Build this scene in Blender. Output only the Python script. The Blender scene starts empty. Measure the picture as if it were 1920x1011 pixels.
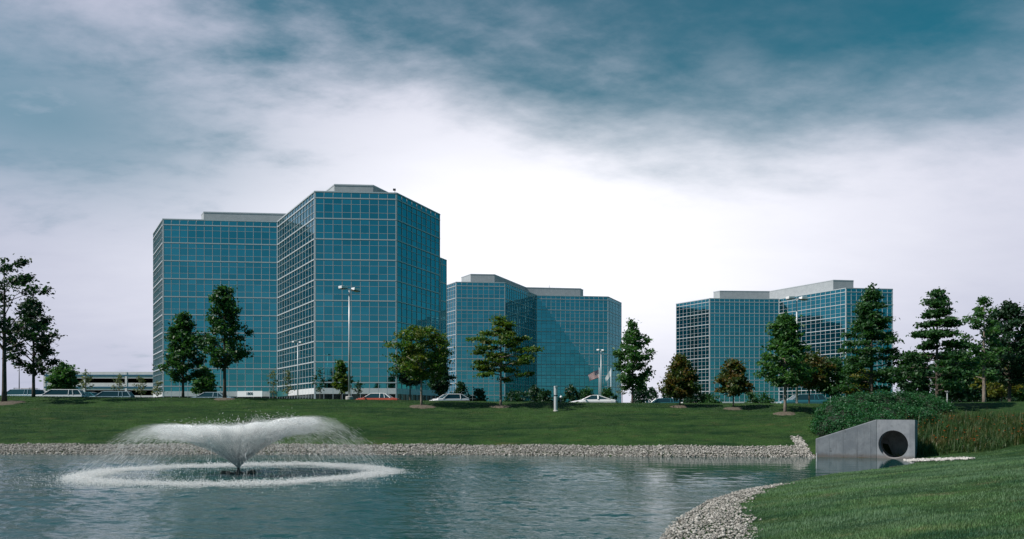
import bpy, math, random
import numpy as np
from mathutils import Vector, Matrix

# ------------------------------------------------------------------ camera, sky, sun, exposure
SC = bpy.context.scene
COL = SC.collection
EYE = 2.5                 # metres above the pond's surface
FPX, CX, CY = 1295.0, 960.0, 776.0     # focal length / principal column / horizon row, in photo pixels
cam_d = bpy.data.cameras.new('camera')
cam = bpy.data.objects.new('camera', cam_d)
COL.objects.link(cam)
cam.location = (0, 0, EYE)
cam.rotation_euler = (math.pi / 2, 0, 0)
cam_d.sensor_width = 36
cam_d.lens = 36 * FPX / 1920
cam_d.shift_y = (CY - 505.5) / 1920
cam_d.clip_end = 20000
cam_d.clip_start = .1
SC.camera = cam
SC.view_settings.view_transform = 'Standard'
SC.view_settings.look = 'None'
SC.view_settings.gamma = 1
SC.view_settings.use_curve_mapping = False
SC.view_settings.exposure = 0.0
try:
    SC.cycles.max_bounces = 28
    SC.cycles.volume_bounces = 24
    SC.cycles.diffuse_bounces = 22
    SC.cycles.transparent_max_bounces = 128
    SC.cycles.sample_clamp_indirect = 6
except Exception:
    pass

SUN_EL = math.radians(48)
SUN_TO = Vector((-.95, -.33, 0)).normalized()        # horizontal direction towards the sun
sun_az = math.atan2(SUN_TO.x, SUN_TO.y)
sd = Vector((SUN_TO.x * math.cos(SUN_EL), SUN_TO.y * math.cos(SUN_EL), math.sin(SUN_EL)))
sun_d = bpy.data.lights.new('sun', 'SUN')
sun_d.energy = 5.0
sun_d.angle = math.radians(.5)
sun_d.color = (1.0, .93, .86)
sun = bpy.data.objects.new('sun', sun_d)
COL.objects.link(sun)
sun.rotation_euler = sd.to_track_quat('Z', 'Y').to_euler()
sun.location = (-60, -40, 80)

W = bpy.data.worlds.new('World')
SC.world = W
W.use_nodes = True


class NT:
    """tiny helper for node trees"""
    def __init__(s, tree):
        s.t = tree
        s.n = tree.nodes
        s.l = tree.links

    def node(s, typ, **kw):
        n = s.n.new(typ)
        for k, v in kw.items():
            setattr(n, k, v)
        return n

    def put(s, sock, v):
        if isinstance(v, bpy.types.NodeSocket):
            s.l.new(v, sock)
        elif isinstance(v, (tuple, list)) and len(v) == 3 and sock.type == 'RGBA':
            sock.default_value = (*v, 1)
        else:
            sock.default_value = v

    def m(s, op, a, b=0.0, c=None, clamp=False):
        n = s.node('ShaderNodeMath', operation=op)
        n.use_clamp = clamp
        s.put(n.inputs[0], a)
        s.put(n.inputs[1], b)
        if c is not None:
            s.put(n.inputs[2], c)
        return n.outputs[0]

    def noise(s, vec, scale, detail=4, rough=.55, dist=0.0, dim='3D'):
        n = s.node('ShaderNodeTexNoise')
        n.noise_dimensions = dim
        if vec is not None:
            s.l.new(vec, n.inputs['Vector'])
        n.inputs['Scale'].default_value = scale
        n.inputs['Detail'].default_value = detail
        n.inputs['Roughness'].default_value = rough
        n.inputs['Distortion'].default_value = dist
        return n.outputs['Fac']

    def ramp(s, v, lo, hi, a=0.0, b=1.0, smooth=True):
        n = s.node('ShaderNodeMapRange')
        n.interpolation_type = 'SMOOTHSTEP' if smooth else 'LINEAR'
        s.put(n.inputs['Value'], v)
        for k, x in (('From Min', lo), ('From Max', hi), ('To Min', a), ('To Max', b)):
            s.put(n.inputs[k], x)
        return n.outputs['Result']

    def mix(s, f, a, b, mode='MIX'):
        n = s.node('ShaderNodeMix')
        n.data_type = 'RGBA'
        n.blend_type = mode
        s.put(n.inputs['Factor'], f)
        s.put(n.inputs[6], a)
        s.put(n.inputs[7], b)
        return n.outputs[2]

    def comb(s, x, y, z):
        n = s.node('ShaderNodeCombineXYZ')
        for i, v in enumerate((x, y, z)):
            s.put(n.inputs[i], v)
        return n.outputs[0]

    def mapping(s, vec, scale=(1, 1, 1), rot=(0, 0, 0), loc=(0, 0, 0)):
        n = s.node('ShaderNodeMapping')
        s.l.new(vec, n.inputs['Vector'])
        n.inputs['Scale'].default_value = scale
        n.inputs['Rotation'].default_value = rot
        n.inputs['Location'].default_value = loc
        return n.outputs[0]


def build_world():
    W.node_tree.nodes.clear()
    k = NT(W.node_tree)
    sky = k.node('ShaderNodeTexSky', sky_type='NISHITA')
    sky.sun_disc = False
    sky.sun_elevation = SUN_EL
    sky.sun_rotation = sun_az
    sky.altitude = 200
    sky.air_density = 1.0
    sky.dust_density = .25
    sky.ozone_density = 2.5
    tc = k.node('ShaderNodeTexCoord')
    sep = k.node('ShaderNodeSeparateXYZ')
    k.l.new(tc.outputs['Generated'], sep.inputs[0])
    x, y, z = sep.outputs
    el = k.m('ARCSINE', z)                                  # elevation, radians
    az = k.m('ARCTAN2', x, y)                               # 0 = north of the camera, + = right
    tint = k.mix(k.ramp(el, .0, .42), (.22, .42, .44), (.11, .76, .64))   # teal film rendering of a clear sky, greyer low down and dimmed there to darken the glass reflections
    blue = k.mix(1.0, sky.outputs[0], tint, 'MULTIPLY')
    # the cloud sheet: noise on a flat layer far overhead, seen in perspective
    zz = k.m('MAXIMUM', z, 0.0)
    den = k.m('ADD', zz, .22)
    p = k.comb(k.m('DIVIDE', x, den), k.m('DIVIDE', y, den), 0.0)
    pw = k.mapping(p, scale=(1.0, 1.25, 1), rot=(0, 0, math.radians(-24)), loc=(3.3, 1.7, 0))
    n1 = k.noise(pw, .9, 9, .58, .12)
    n2 = k.noise(k.mapping(p, scale=(1, 1.9, 1), rot=(0, 0, math.radians(-38)), loc=(7.1, 2.2, 0)), 2.6, 9, .60, .15)
    n3 = k.noise(k.mapping(p, scale=(1, 1.4, 1), rot=(0, 0, math.radians(30)), loc=(1.1, 9.2, 0)), 7.5, 8, .60, .1)
    nn = k.m('ADD', k.m('MULTIPLY', k.m('SUBTRACT', n1, .5), 1.5),
             k.m('ADD', k.m('MULTIPLY', k.m('SUBTRACT', n2, .5), 1.0), k.m('MULTIPLY', k.m('SUBTRACT', n3, .5), .32)))
    # upper edge of the bank of cloud: highest towards the left of north, falling to either side
    top = k.m('ADD', .385, k.m('ADD', k.m('MULTIPLY', k.m('MAXIMUM', k.m('SUBTRACT', .12, az), 0.0), .25), k.m('MULTIPLY', k.m('MINIMUM', k.m('SUBTRACT', .12, az), 0.0), .04)))
    soft = k.m('ADD', .075, k.m('MULTIPLY', k.m('ABSOLUTE', k.m('SUBTRACT', az, .06)), .13))
    bank = k.m('DIVIDE', k.m('SUBTRACT', top, el), soft)     # >0 inside the bank
    bank = k.m('MINIMUM', k.m('MAXIMUM', bank, -1.3), 2.2)
    # the bank lies to the north; round to the south the sky is mostly clear
    north = k.m('MULTIPLY', k.ramp(az, .64, .90, 1.0, 0.0), k.ramp(az, -1.9, -1.0, 0.0, 1.0))
    amp = k.ramp(az, -.45, .25, 1.75, .75)                     # torn and streaky to the left, smooth to the right
    cover = k.m('ADD', k.m('MULTIPLY', bank, k.ramp(az, -.45, .1, .40, .62)), k.m('MULTIPLY', nn, amp))
    mask_n = k.ramp(cover, -.62, .62)
    # a clear hole low on the left side of the bank
    hole = k.m('ADD', k.m('POWER', k.m('MULTIPLY', k.m('ADD', az, .60), 4.2), 2.0), k.m('POWER', k.m('MULTIPLY', k.m('SUBTRACT', el, .345), 11.0), 2.0))
    hole = k.m('EXPONENT', k.m('MULTIPLY', hole, -1.0))
    mask_n = k.m('MULTIPLY', mask_n, k.m('SUBTRACT', 1.0, k.m('MULTIPLY', hole, .70)))
    # round behind the camera only a thin veil on the sun's side, thicker low down
    sside = k.ramp(k.m('ADD', k.m('MULTIPLY', x, -.5), k.m('MULTIPLY', y, -.87)), .30, .92)
    veil = k.m('ADD', k.ramp(nn, -.25, .75, .0, .30), k.ramp(el, .0, .42, .27, .05))
    mask_s = k.m('MULTIPLY', veil, sside)
    # thin torn veil above the bank to the north
    thin = k.m('MULTIPLY', k.ramp(k.m('ADD', k.m('MULTIPLY', n2, .65), k.m('MULTIPLY', n3, .45)), .42, .82, .10, .50), k.ramp(az, -.1, .60, 1.0, .12))
    mask_n = k.m('MAXIMUM', mask_n, thin)
    mask = k.m('ADD', k.m('MULTIPLY', mask_n, north), k.m('MULTIPLY', mask_s, k.m('SUBTRACT', 1.0, north)))
    mask = k.m('MAXIMUM', k.m('MINIMUM', mask, 1.0), 0.0)
    # thickest, brightest part of the cloud straight ahead; thinner lavender veil to the sides
    core = k.m('ADD', k.m('POWER', k.m('MULTIPLY', k.m('SUBTRACT', az, .05), 1.85), 2.0), k.m('POWER', k.m('MULTIPLY', k.m('SUBTRACT', el, .23), 4.6), 2.0))
    core = k.m('EXPONENT', k.m('MULTIPLY', core, -1.0))
    core = k.m('ADD', core, k.m('MULTIPLY', nn, .16), clamp=True)
    ccol = k.mix(core, (4.8, 5.05, 6.5), (11.2, 11.2, 11.8))
    col = k.mix(mask, blue, ccol)
    # below the horizon: dull ground colour
    bg = k.node('ShaderNodeBackground')
    k.l.new(col, bg.inputs['Color'])
    bg.inputs['Strength'].default_value = .10
    out = k.node('ShaderNodeOutputWorld')
    k.l.new(bg.outputs[0], out.inputs[0])


build_world()

# ------------------------------------------------------------------ helpers
RNG = np.random.default_rng(7)


def P(px, Y, py=None):
    """photo column/row at depth Y -> world"""
    X = (px - CX) / FPX * Y
    if py is None:
        return X
    return X, EYE + (CY - py) / FPX * Y


def tag(o, label=None, cat=None, group=None, kind=None):
    if label: o['label'] = label
    if cat: o['category'] = cat
    if group: o['group'] = group
    if kind: o['kind'] = kind
    return o


def empty(name, loc, rz=0.0):
    o = bpy.data.objects.new(name, None)
    o.empty_display_size = .3
    o.location = loc
    o.rotation_euler = (0, 0, rz)
    COL.objects.link(o)
    return o


def mesh_obj(name, verts, faces, mats, parent=None, smooth=False, midx=None, loc=None):
    me = bpy.data.meshes.new(name)
    if isinstance(verts, np.ndarray):
        nv = len(verts)
        fa = np.asarray(faces, dtype=np.int32)
        nf, k = fa.shape
        me.vertices.add(nv)
        me.vertices.foreach_set('co', verts.astype(np.float32).ravel())
        me.loops.add(nf * k)
        me.loops.foreach_set('vertex_index', fa.ravel())
        me.polygons.add(nf)
        me.polygons.foreach_set('loop_start', np.arange(0, nf * k, k, dtype=np.int32))
        me.polygons.foreach_set('loop_total', np.full(nf, k, dtype=np.int32))
        me.update(calc_edges=True)
        me.validate()
    else:
        me.from_pydata(verts, [], faces)
        me.update()
    for mm in (mats if isinstance(mats, (list, tuple)) else [mats]):
        me.materials.append(mm)
    if midx is not None:
        me.polygons.foreach_set('material_index', np.asarray(midx, dtype=np.int32))
    if smooth:
        me.polygons.foreach_set('use_smooth', np.ones(len(me.polygons), dtype=bool))
    o = bpy.data.objects.new(name, me)
    COL.objects.link(o)
    if parent is not None: o.parent = parent
    if loc is not None: o.location = loc
    return o


class MB:
    """collects simple solids into one mesh"""
    def __init__(s):
        s.v, s.f, s.mi = [], [], []

    def add(s, vs, fs, mi=0):
        b = len(s.v)
        s.v.extend(tuple(map(float, q)) for q in vs)
        s.f.extend(tuple(b + i for i in f) for f in fs)
        s.mi.extend([mi] * len(fs))
        return s

    def box(s, c, size, R=None, mi=0):
        hx, hy, hz = [q / 2 for q in size]
        vs = [Vector((a * hx, b * hy, d * hz)) for a in (-1, 1) for b in (-1, 1) for d in (-1, 1)]
        if R is not None: vs = [R @ q for q in vs]
        c = Vector(c)
        return s.add([q + c for q in vs], [(0, 1, 3, 2), (4, 6, 7, 5), (0, 4, 5, 1), (2, 3, 7, 6), (0, 2, 6, 4), (1, 5, 7, 3)], mi)

    def prism(s, poly, z0, z1, mi=0, top_mi=None):
        n = len(poly)
        vs = [(p[0], p[1], z0) for p in poly] + [(p[0], p[1], z1) for p in poly]
        s.add(vs, [(i, (i + 1) % n, n + (i + 1) % n, n + i) for i in range(n)] + [tuple(range(n - 1, -1, -1))], mi)
        b = len(s.v) - 2 * n
        s.f.append(tuple(b + n + i for i in range(n)))
        s.mi.append(mi if top_mi is None else top_mi)
        return s

    def tube(s, pts, rads, n=8, caps=True, mi=0):
        pts = [Vector(p) for p in pts]
        rings = []
        ref = Vector((0, 0, 1))
        for i, p in enumerate(pts):
            d = (pts[min(i + 1, len(pts) - 1)] - pts[max(i - 1, 0)]).normalized()
            u = d.cross(ref if abs(d.z) < .95 else Vector((1, 0, 0))).normalized()
            w = d.cross(u)
            r = rads[i] if hasattr(rads, '__len__') else rads
            rings.append([p + (u * math.cos(2 * math.pi * k / n) + w * math.sin(2 * math.pi * k / n)) * r for k in range(n)])
        vs = [q for r in rings for q in r]
        fs = []
        for i in range(len(pts) - 1):
            for k in range(n):
                fs.append((i * n + k, i * n + (k + 1) % n, (i + 1) * n + (k + 1) % n, (i + 1) * n + k))
        if caps:
            fs.append(tuple(range(n - 1, -1, -1)))
            fs.append(tuple((len(pts) - 1) * n + k for k in range(n)))
        return s.add(vs, fs, mi)

    def lathe(s, prof, c=(0, 0, 0), n=14, mi=0):
        pts = [(c[0], c[1], c[2] + h) for r, h in prof]
        vs = []
        for (r, h), p in zip(prof, pts):
            for k in range(n):
                a = 2 * math.pi * k / n
                vs.append((p[0] + r * math.cos(a), p[1] + r * math.sin(a), p[2]))
        fs = []
        for i in range(len(prof) - 1):
            for k in range(n):
                fs.append((i * n + k, i * n + (k + 1) % n, (i + 1) * n + (k + 1) % n, (i + 1) * n + k))
        fs.append(tuple(range(n - 1, -1, -1)))
        fs.append(tuple((len(prof) - 1) * n + k for k in range(n)))
        return s.add(vs, fs, mi)

    def build(s, name, mats, parent=None, smooth=False, loc=None):
        return mesh_obj(name, s.v, s.f, mats, parent, smooth, s.mi, loc)


def copy_tree(o, parent=None):
    c = o.copy()
    COL.objects.link(c)
    c.parent = parent
    for ch in list(o.children):
        copy_tree(ch, c)
    return c


# ------------------------------------------------------------------ materials
def mat(name, color=(.5, .5, .5), rough=.6, metal=0.0, spec=.5, **kw):
    m = bpy.data.materials.new(name)
    m.use_nodes = True
    b = m.node_tree.nodes['Principled BSDF']
    b.inputs['Base Color'].default_value = (*color, 1)
    b.inputs['Roughness'].default_value = rough
    b.inputs['Metallic'].default_value = metal
    b.inputs['Specular IOR Level'].default_value = spec
    for k_, v in kw.items():
        b.inputs[k_].default_value = v
    return m


def noisy(name, a, b, scale, rough=.8, bump=0.0, bscale=None, detail=6, spec=.3, contrast=(.35, .65), stretch=(1, 1, 1), island=0.0, coord='Object'):
    m = bpy.data.materials.new(name)
    m.use_nodes = True
    k = NT(m.node_tree)
    bs = k.n['Principled BSDF']
    tc = k.node('ShaderNodeTexCoord')
    v = k.mapping(tc.outputs[coord], scale=stretch)
    f = k.ramp(k.noise(v, scale, detail, .6), contrast[0], contrast[1])
    c = k.mix(f, a, b)
    if island:
        g = k.node('ShaderNodeNewGeometry')
        hs = k.node('ShaderNodeHueSaturation')
        k.l.new(c, hs.inputs['Color'])
        k.l.new(k.ramp(g.outputs['Random Per Island'], 0, 1, 1 - island, 1 + island, False), hs.inputs['Value'])
        c = hs.outputs[0]
    k.l.new(c, bs.inputs['Base Color'])
    bs.inputs['Roughness'].default_value = rough
    bs.inputs['Specular IOR Level'].default_value = spec
    if bump:
        bn = k.node('ShaderNodeBump')
        bn.inputs['Strength'].default_value = bump
        bn.inputs['Distance'].default_value = .05
        k.l.new(k.noise(v, bscale or scale * 4, 5, .6), bn.inputs['Height'])
        k.l.new(bn.outputs[0], bs.inputs['Normal'])
    return m


def leaf_mat(name, dark, light, warm=None, warm_amt=.0, trans=.35, clump=1.4):
    m = bpy.data.materials.new(name)
    m.use_nodes = True
    k = NT(m.node_tree)
    bs = k.n['Principled BSDF']
    tc = k.node('ShaderNodeTexCoord')
    g = k.node('ShaderNodeNewGeometry')
    f = k.m('ADD', k.m('MULTIPLY', k.ramp(k.noise(tc.outputs['Object'], clump, 3), .3, .7), .55), k.m('MULTIPLY', g.outputs['Random Per Island'], .5), clamp=True)
    c = k.mix(f, dark, light)
    if warm:
        w = k.ramp(k.m('ADD', k.noise(tc.outputs['Object'], clump * .7, 2), k.m('MULTIPLY', g.outputs['Random Per Island'], .25)), .62 - warm_amt * .3, .80 - warm_amt * .3)
        c = k.mix(w, c, warm)
    k.l.new(c, bs.inputs['Base Color'])
    bs.inputs['Roughness'].default_value = .5
    bs.inputs['Specular IOR Level'].default_value = .35
    tr = k.node('ShaderNodeBsdfTranslucent')
    k.l.new(k.mix(1.0, c, (1.5, 1.7, .7), 'MULTIPLY'), tr.inputs['Color'])
    mx = k.node('ShaderNodeMixShader')
    mx.inputs[0].default_value = trans
    out = k.n['Material Output']
    k.l.new(bs.outputs[0], mx.inputs[1])
    k.l.new(tr.outputs[0], mx.inputs[2])
    k.l.new(mx.outputs[0], out.inputs[0])
    return m


def grass_mat(blade=False, near=False):
    m = bpy.data.materials.new('near_grass_blade' if near else 'grass_blade' if blade else 'lawn')
    m.use_nodes = True
    k = NT(m.node_tree)
    bs = k.n['Principled BSDF']
    tc = k.node('ShaderNodeTexCoord')
    o = tc.outputs['Object']
    a = k.ramp(k.noise(k.mapping(o, scale=(.30, .9, 1)), .34, 5, .66), .42, .58)
    b = k.ramp(k.noise(k.mapping(o, scale=(.45, 1.7, 1), rot=(0, 0, .1)), 1.3, 6, .68), .36, .66)
    e = k.ramp(k.noise(k.mapping(o, loc=(5, 8, 0)), .9, 6, .7), .36, .66)
    # shallow mowing passes that follow the bank
    sep = k.node('ShaderNodeSeparateXYZ')
    k.l.new(o, sep.inputs[0])
    mow = k.ramp(k.m('SINE', k.m('ADD', k.m('MULTIPLY', sep.outputs[1], 3.2), k.m('MULTIPLY', k.noise(k.mapping(o, scale=(.25, .5, 1)), 1.0, 3), 6.0))), -.5, .5)
    c = k.mix(a, (.006, .034, .012), (.040, .096, .023))
    c = k.mix(k.m('MULTIPLY', b, .75), c, (.060, .104, .030))
    c = k.mix(k.m('MULTIPLY', mow, .28), c, (.052, .105, .030))
    c = k.mix(k.m('MULTIPLY', e, .5), c, (.010, .034, .012))
    yellow = k.ramp(k.noise(k.mapping(o, scale=(.6, 1.4, 1), loc=(9, 3, 0)), .9, 6, .75), .55, .70, 0, .7)
    c = k.mix(yellow, c, (.095, .092, .038))
    if blade:
        g = k.node('ShaderNodeNewGeometry')
        hs = k.node('ShaderNodeHueSaturation')
        k.l.new(c, hs.inputs['Color'])
        k.l.new(k.ramp(g.outputs['Random Per Island'], 0, 1, .7, 2.1, False), hs.inputs['Value'])
        c = hs.outputs[0]
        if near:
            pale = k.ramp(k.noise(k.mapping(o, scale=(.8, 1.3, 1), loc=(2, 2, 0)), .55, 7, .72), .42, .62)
            c = k.mix(1.0, c, (2.3, 1.95, 3.0), 'MULTIPLY')  # sheen of the near lawn put into the blade colour, lighter and bluer
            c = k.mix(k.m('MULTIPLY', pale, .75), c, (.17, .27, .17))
    else:
        d = k.noise(o, 30, 4, .7)
        c = k.mix(k.ramp(d, .3, .75, 0, .5), c, (.010, .030, .010))
    k.l.new(c, bs.inputs['Base Color'])
    bs.inputs['Roughness'].default_value = .6 if blade else .9
    bs.inputs['Specular IOR Level'].default_value = .25 if blade else .1
    if blade:
        tr = k.node('ShaderNodeBsdfTranslucent')
        k.l.new(k.mix(1.0, c, (1.5, 1.7, .8), 'MULTIPLY'), tr.inputs['Color'])
        mx = k.node('ShaderNodeMixShader')
        mx.inputs[0].default_value = .3
        k.l.new(bs.outputs[0], mx.inputs[1]); k.l.new(tr.outputs[0], mx.inputs[2])
        k.l.new(mx.outputs[0], k.n['Material Output'].inputs[0])
        return m
    bn = k.node('ShaderNodeBump')
    bn.inputs['Strength'].default_value = .9
    bn.inputs['Distance'].default_value = .08
    k.l.new(k.m('ADD', k.noise(o, 14, 5, .7), k.m('MULTIPLY', b, .6)), bn.inputs['Height'])
    k.l.new(bn.outputs[0], bs.inputs['Normal'])
    return m


def water_mat():
    m = bpy.data.materials.new('pond_water')
    m.use_nodes = True
    k = NT(m.node_tree)
    bs = k.n['Principled BSDF']
    tc = k.node('ShaderNodeTexCoord')
    o = tc.outputs['Object']
    bs.inputs['Base Color'].default_value = (.010, .055, .056, 1)
    bs.inputs['Roughness'].default_value = .04
    bs.inputs['IOR'].default_value = 1.333
    w1 = 0.0
    w2 = k.noise(k.mapping(o, scale=(.8, 1.3, 1), rot=(0, 0, -.35), loc=(4, 1, 0)), 5.2, 3, .55, .5)
    w3 = k.noise(k.mapping(o, loc=(2, 5, 0)), 13, 3, .6, .2)
    # gusts: rougher and calmer patches
    gust = k.ramp(k.noise(k.mapping(o, scale=(.5, .9, 1), loc=(13, 2, 0)), .13, 3, .5), .36, .62, .45, 1.1)
    # calm water in the lee of the culvert
    sep = k.node('ShaderNodeSeparateXYZ')
    k.l.new(o, sep.inputs[0])
    lee = k.m('SUBTRACT', 1.0, k.m('MULTIPLY', k.ramp(sep.outputs[0], -2, 9, 0, .93), k.ramp(sep.outputs[1], 23, 32)))
    h = k.m('ADD', k.m('ADD', 0.0, k.m('MULTIPLY', w2, .50)), k.m('MULTIPLY', w3, .13))
    h = k.m('MULTIPLY', h, k.m('MULTIPLY', gust, lee))
    bn = k.node('ShaderNodeBump')
    bn.inputs['Strength'].default_value = 1.0
    bn.inputs['Distance'].default_value = .055
    k.l.new(h, bn.inputs['Height'])
    k.l.new(bn.outputs[0], bs.inputs['Normal'])
    return m


def glass_facade(name, tint, rough=.03, wob=.004):
    """reflective coated glazing: metallic reflectance with the body colour of the coating"""
    m = bpy.data.materials.new(name)
    m.use_nodes = True
    k = NT(m.node_tree)
    bs = k.n['Principled BSDF']
    g = k.node('ShaderNodeNewGeometry')
    oi = k.node('ShaderNodeObjectInfo')
    r = k.m('FRACT', k.m('ADD', g.outputs['Random Per Island'], oi.outputs['Random']))
    c = k.mix(r, tuple(t * .9 for t in tint), tuple(min(1, t * 1.1) for t in tint))
    k.l.new(c, bs.inputs['Base Color'])
    bs.inputs['Metallic'].default_value = 1.0
    bs.inputs['Roughness'].default_value = rough
    tc = k.node('ShaderNodeTexCoord')
    bn = k.node('ShaderNodeBump')
    bn.inputs['Strength'].default_value = 1.0
    bn.inputs['Distance'].default_value = wob
    k.l.new(k.noise(tc.outputs['Object'], .8, 2, .5), bn.inputs['Height'])
    k.l.new(bn.outputs[0], bs.inputs['Normal'])
    return m


def paint(name, color, **kw):
    return mat(name, color, .28, 0.0, .5, **{'Coat Weight': .6, 'Coat Roughness': .08, **kw})


M = dict(
    lawn=grass_mat(),
    water=water_mat(),
    glass=glass_facade('coated_glass', (.090, .355, .405)),
    metal=mat('mullion_metal', (.52, .55, .59), .38, .15, .4),
    band=noisy('cladding_band', (.62, .63, .66), (.70, .70, .73), 2.0, .5),
    core=mat('dark_interior', (.012, .016, .02), .8),
    lobby=mat('lobby_glass', (.012, .018, .022), .08, 0, .7),
    roof=noisy('roof_gravel', (.22, .22, .22), (.32, .31, .30), 3, .9),
    pent=noisy('penthouse_panel', (.36, .39, .42), (.41, .44, .47), .8, .6),
    sign=mat('sign_panel', (.86, .86, .9), .4),
    signtxt=mat('sign_lettering', (.01, .06, .09), .5),
    conc=None,
    precast=noisy('precast_panel', (.76, .73, .75), (.84, .80, .82), .7, .8),
    blue=mat('blue_stripe', (.03, .13, .22), .5),
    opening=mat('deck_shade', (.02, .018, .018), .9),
    stone=noisy('stone', (.22, .205, .185), (.41, .39, .365), 9, .85, island=.5, bump=.3, bscale=40),
    stonew=noisy('stone_pale', (.36, .34, .33), (.52, .50, .48), 9, .85, island=.35, bump=.3, bscale=40),
    soil=noisy('wet_bank', (.045, .04, .03), (.09, .08, .06), 3, .9, .6),
    asphalt=noisy('asphalt', (.045, .045, .048), (.06, .06, .062), 6, .9, .2),
    mulch=noisy('mulch', (.07, .058, .042), (.15, .125, .10), 14, .95, .8, 30),
    bark=noisy('bark', (.055, .045, .038), (.11, .09, .075), 9, .95, .7, 24, stretch=(1, 1, .3)),
    barkpale=noisy('pale_bark', (.16, .13, .11), (.25, .21, .18), 9, .95, .5, 24, stretch=(1, 1, .3)),
    pole=mat('pole_metal', (.55, .56, .58), .4, .2, .5),
    white=mat('white_paint', (.80, .80, .82), .4),
    darkmetal=mat('dark_metal', (.03, .035, .04), .5, .3),
    lens=mat('lamp_lens', (.55, .55, .52), .2),
    globe=mat('globe_lens', (.82, .82, .80), .25),
    concbase=noisy('cast_concrete', (.40, .38, .36), (.50, .48, .46), 4, .9),
    tyre=mat('tyre', (.015, .015, .015), .8),
    rim=mat('rim', (.4, .4, .42), .3, .9),
    autoglass=mat('auto_glass', (.015, .04, .05), .06, 0, .9),
    chrome=mat('chrome', (.5, .5, .52), .18, 1),
    taillight=mat('taillight', (.25, .01, .01), .25),
    headlight=mat('headlight', (.6, .6, .62), .15),
    trim=mat('black_trim', (.02, .02, .02), .5),
    red=mat('flag_red', (.42, .03, .015), .8),
    flagwhite=mat('flag_white', (.8, .8, .82), .8),
    navy=mat('flag_navy', (.01, .015, .07), .8),
    float_=mat('fountain_float', (.035, .04, .035), .7),
)
# droplets: white, lets light through
def spray_mat():
    m = bpy.data.materials.new('spray_water')
    m.use_nodes = True
    k = NT(m.node_tree)
    bs = k.n['Principled BSDF']
    bs.inputs['Base Color'].default_value = (.985, .985, .99, 1)
    bs.inputs['Roughness'].default_value = .35
    tr = k.node('ShaderNodeBsdfTranslucent')
    tr.inputs['Color'].default_value = (.985, .99, 1, 1)
    mx = k.node('ShaderNodeMixShader')
    mx.inputs[0].default_value = .5
    k.l.new(bs.outputs[0], mx.inputs[1])
    k.l.new(tr.outputs[0], mx.inputs[2])
    tp = k.node('ShaderNodeBsdfTransparent')
    m2 = k.node('ShaderNodeMixShader')
    m2.inputs[0].default_value = .58
    k.l.new(mx.outputs[0], m2.inputs[1])
    k.l.new(tp.outputs[0], m2.inputs[2])
    k.l.new(m2.outputs[0], k.n['Material Output'].inputs[0])
    return m
M['spray'] = spray_mat()


def concrete_mat():
    m = bpy.data.materials.new('culvert_concrete')
    m.use_nodes = True
    k = NT(m.node_tree)
    bs = k.n['Principled BSDF']
    tc = k.node('ShaderNodeTexCoord')
    o = tc.outputs['Object']
    c = k.mix(k.ramp(k.noise(o, 1.1, 6, .65), .35, .65), (.155, .17, .195), (.225, .24, .265))
    c = k.mix(k.ramp(k.noise(k.mapping(o, scale=(3.5, 3.5, .5)), 1.6, 5, .6), .5, .72, 0, .5), c, (.10, .105, .12))
    c = k.mix(k.ramp(k.noise(k.mapping(o, loc=(3, 1, 8)), 3.4, 3, .5), .66, .72, 0, .8), c, (.10, .11, .12))
    sep = k.node('ShaderNodeSeparateXYZ')
    k.l.new(o, sep.inputs[0])
    damp = k.ramp(k.m('ADD', sep.outputs[2], k.m('MULTIPLY', k.noise(o, 3, 4), .25)), .18, .42, .75, 0)
    c = k.mix(damp, c, (.12, .10, .09))
    k.l.new(c, bs.inputs['Base Color'])
    bs.inputs['Roughness'].default_value = .85
    bn = k.node('ShaderNodeBump')
    bn.inputs['Strength'].default_value = .35
    bn.inputs['Distance'].default_value = .02
    k.l.new(k.noise(o, 25, 5, .7), bn.inputs['Height'])
    k.l.new(bn.outputs[0], bs.inputs['Normal'])
    return m
M['conc'] = concrete_mat()

L = dict(
    deep=leaf_mat('leaf_deep_green', (.012, .048, .022), (.050, .135, .040)),
    mid=leaf_mat('leaf_mid_green', (.018, .070, .028), (.080, .185, .048)),
    dark=leaf_mat('leaf_dark_green', (.008, .030, .018), (.028, .075, .030), trans=.28),
    gold=leaf_mat('leaf_olive', (.022, .070, .015), (.092, .180, .032), (.11, .13, .02), .05),
    rust=leaf_mat('leaf_rusty', (.020, .050, .016), (.075, .110, .028), (.13, .082, .022), .12),
    yellow=leaf_mat('leaf_yellowing', (.035, .065, .012), (.12, .15, .02), (.17, .16, .02), .3),
    bluegreen=leaf_mat('leaf_blue_green', (.010, .040, .024), (.028, .080, .040)),
    hedge=leaf_mat('leaf_hedge', (.010, .058, .028), (.040, .150, .050), trans=.3, clump=2.5),
    pale=leaf_mat('leaf_sparse', (.09, .12, .07), (.18, .19, .10), trans=.3),
    reed=leaf_mat('leaf_reed', (.014, .050, .018), (.062, .118, .034), (.12, .10, .04), .0, .3, 1.1),
    blade=grass_mat(True),
    near=grass_mat(True, True),
)

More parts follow.
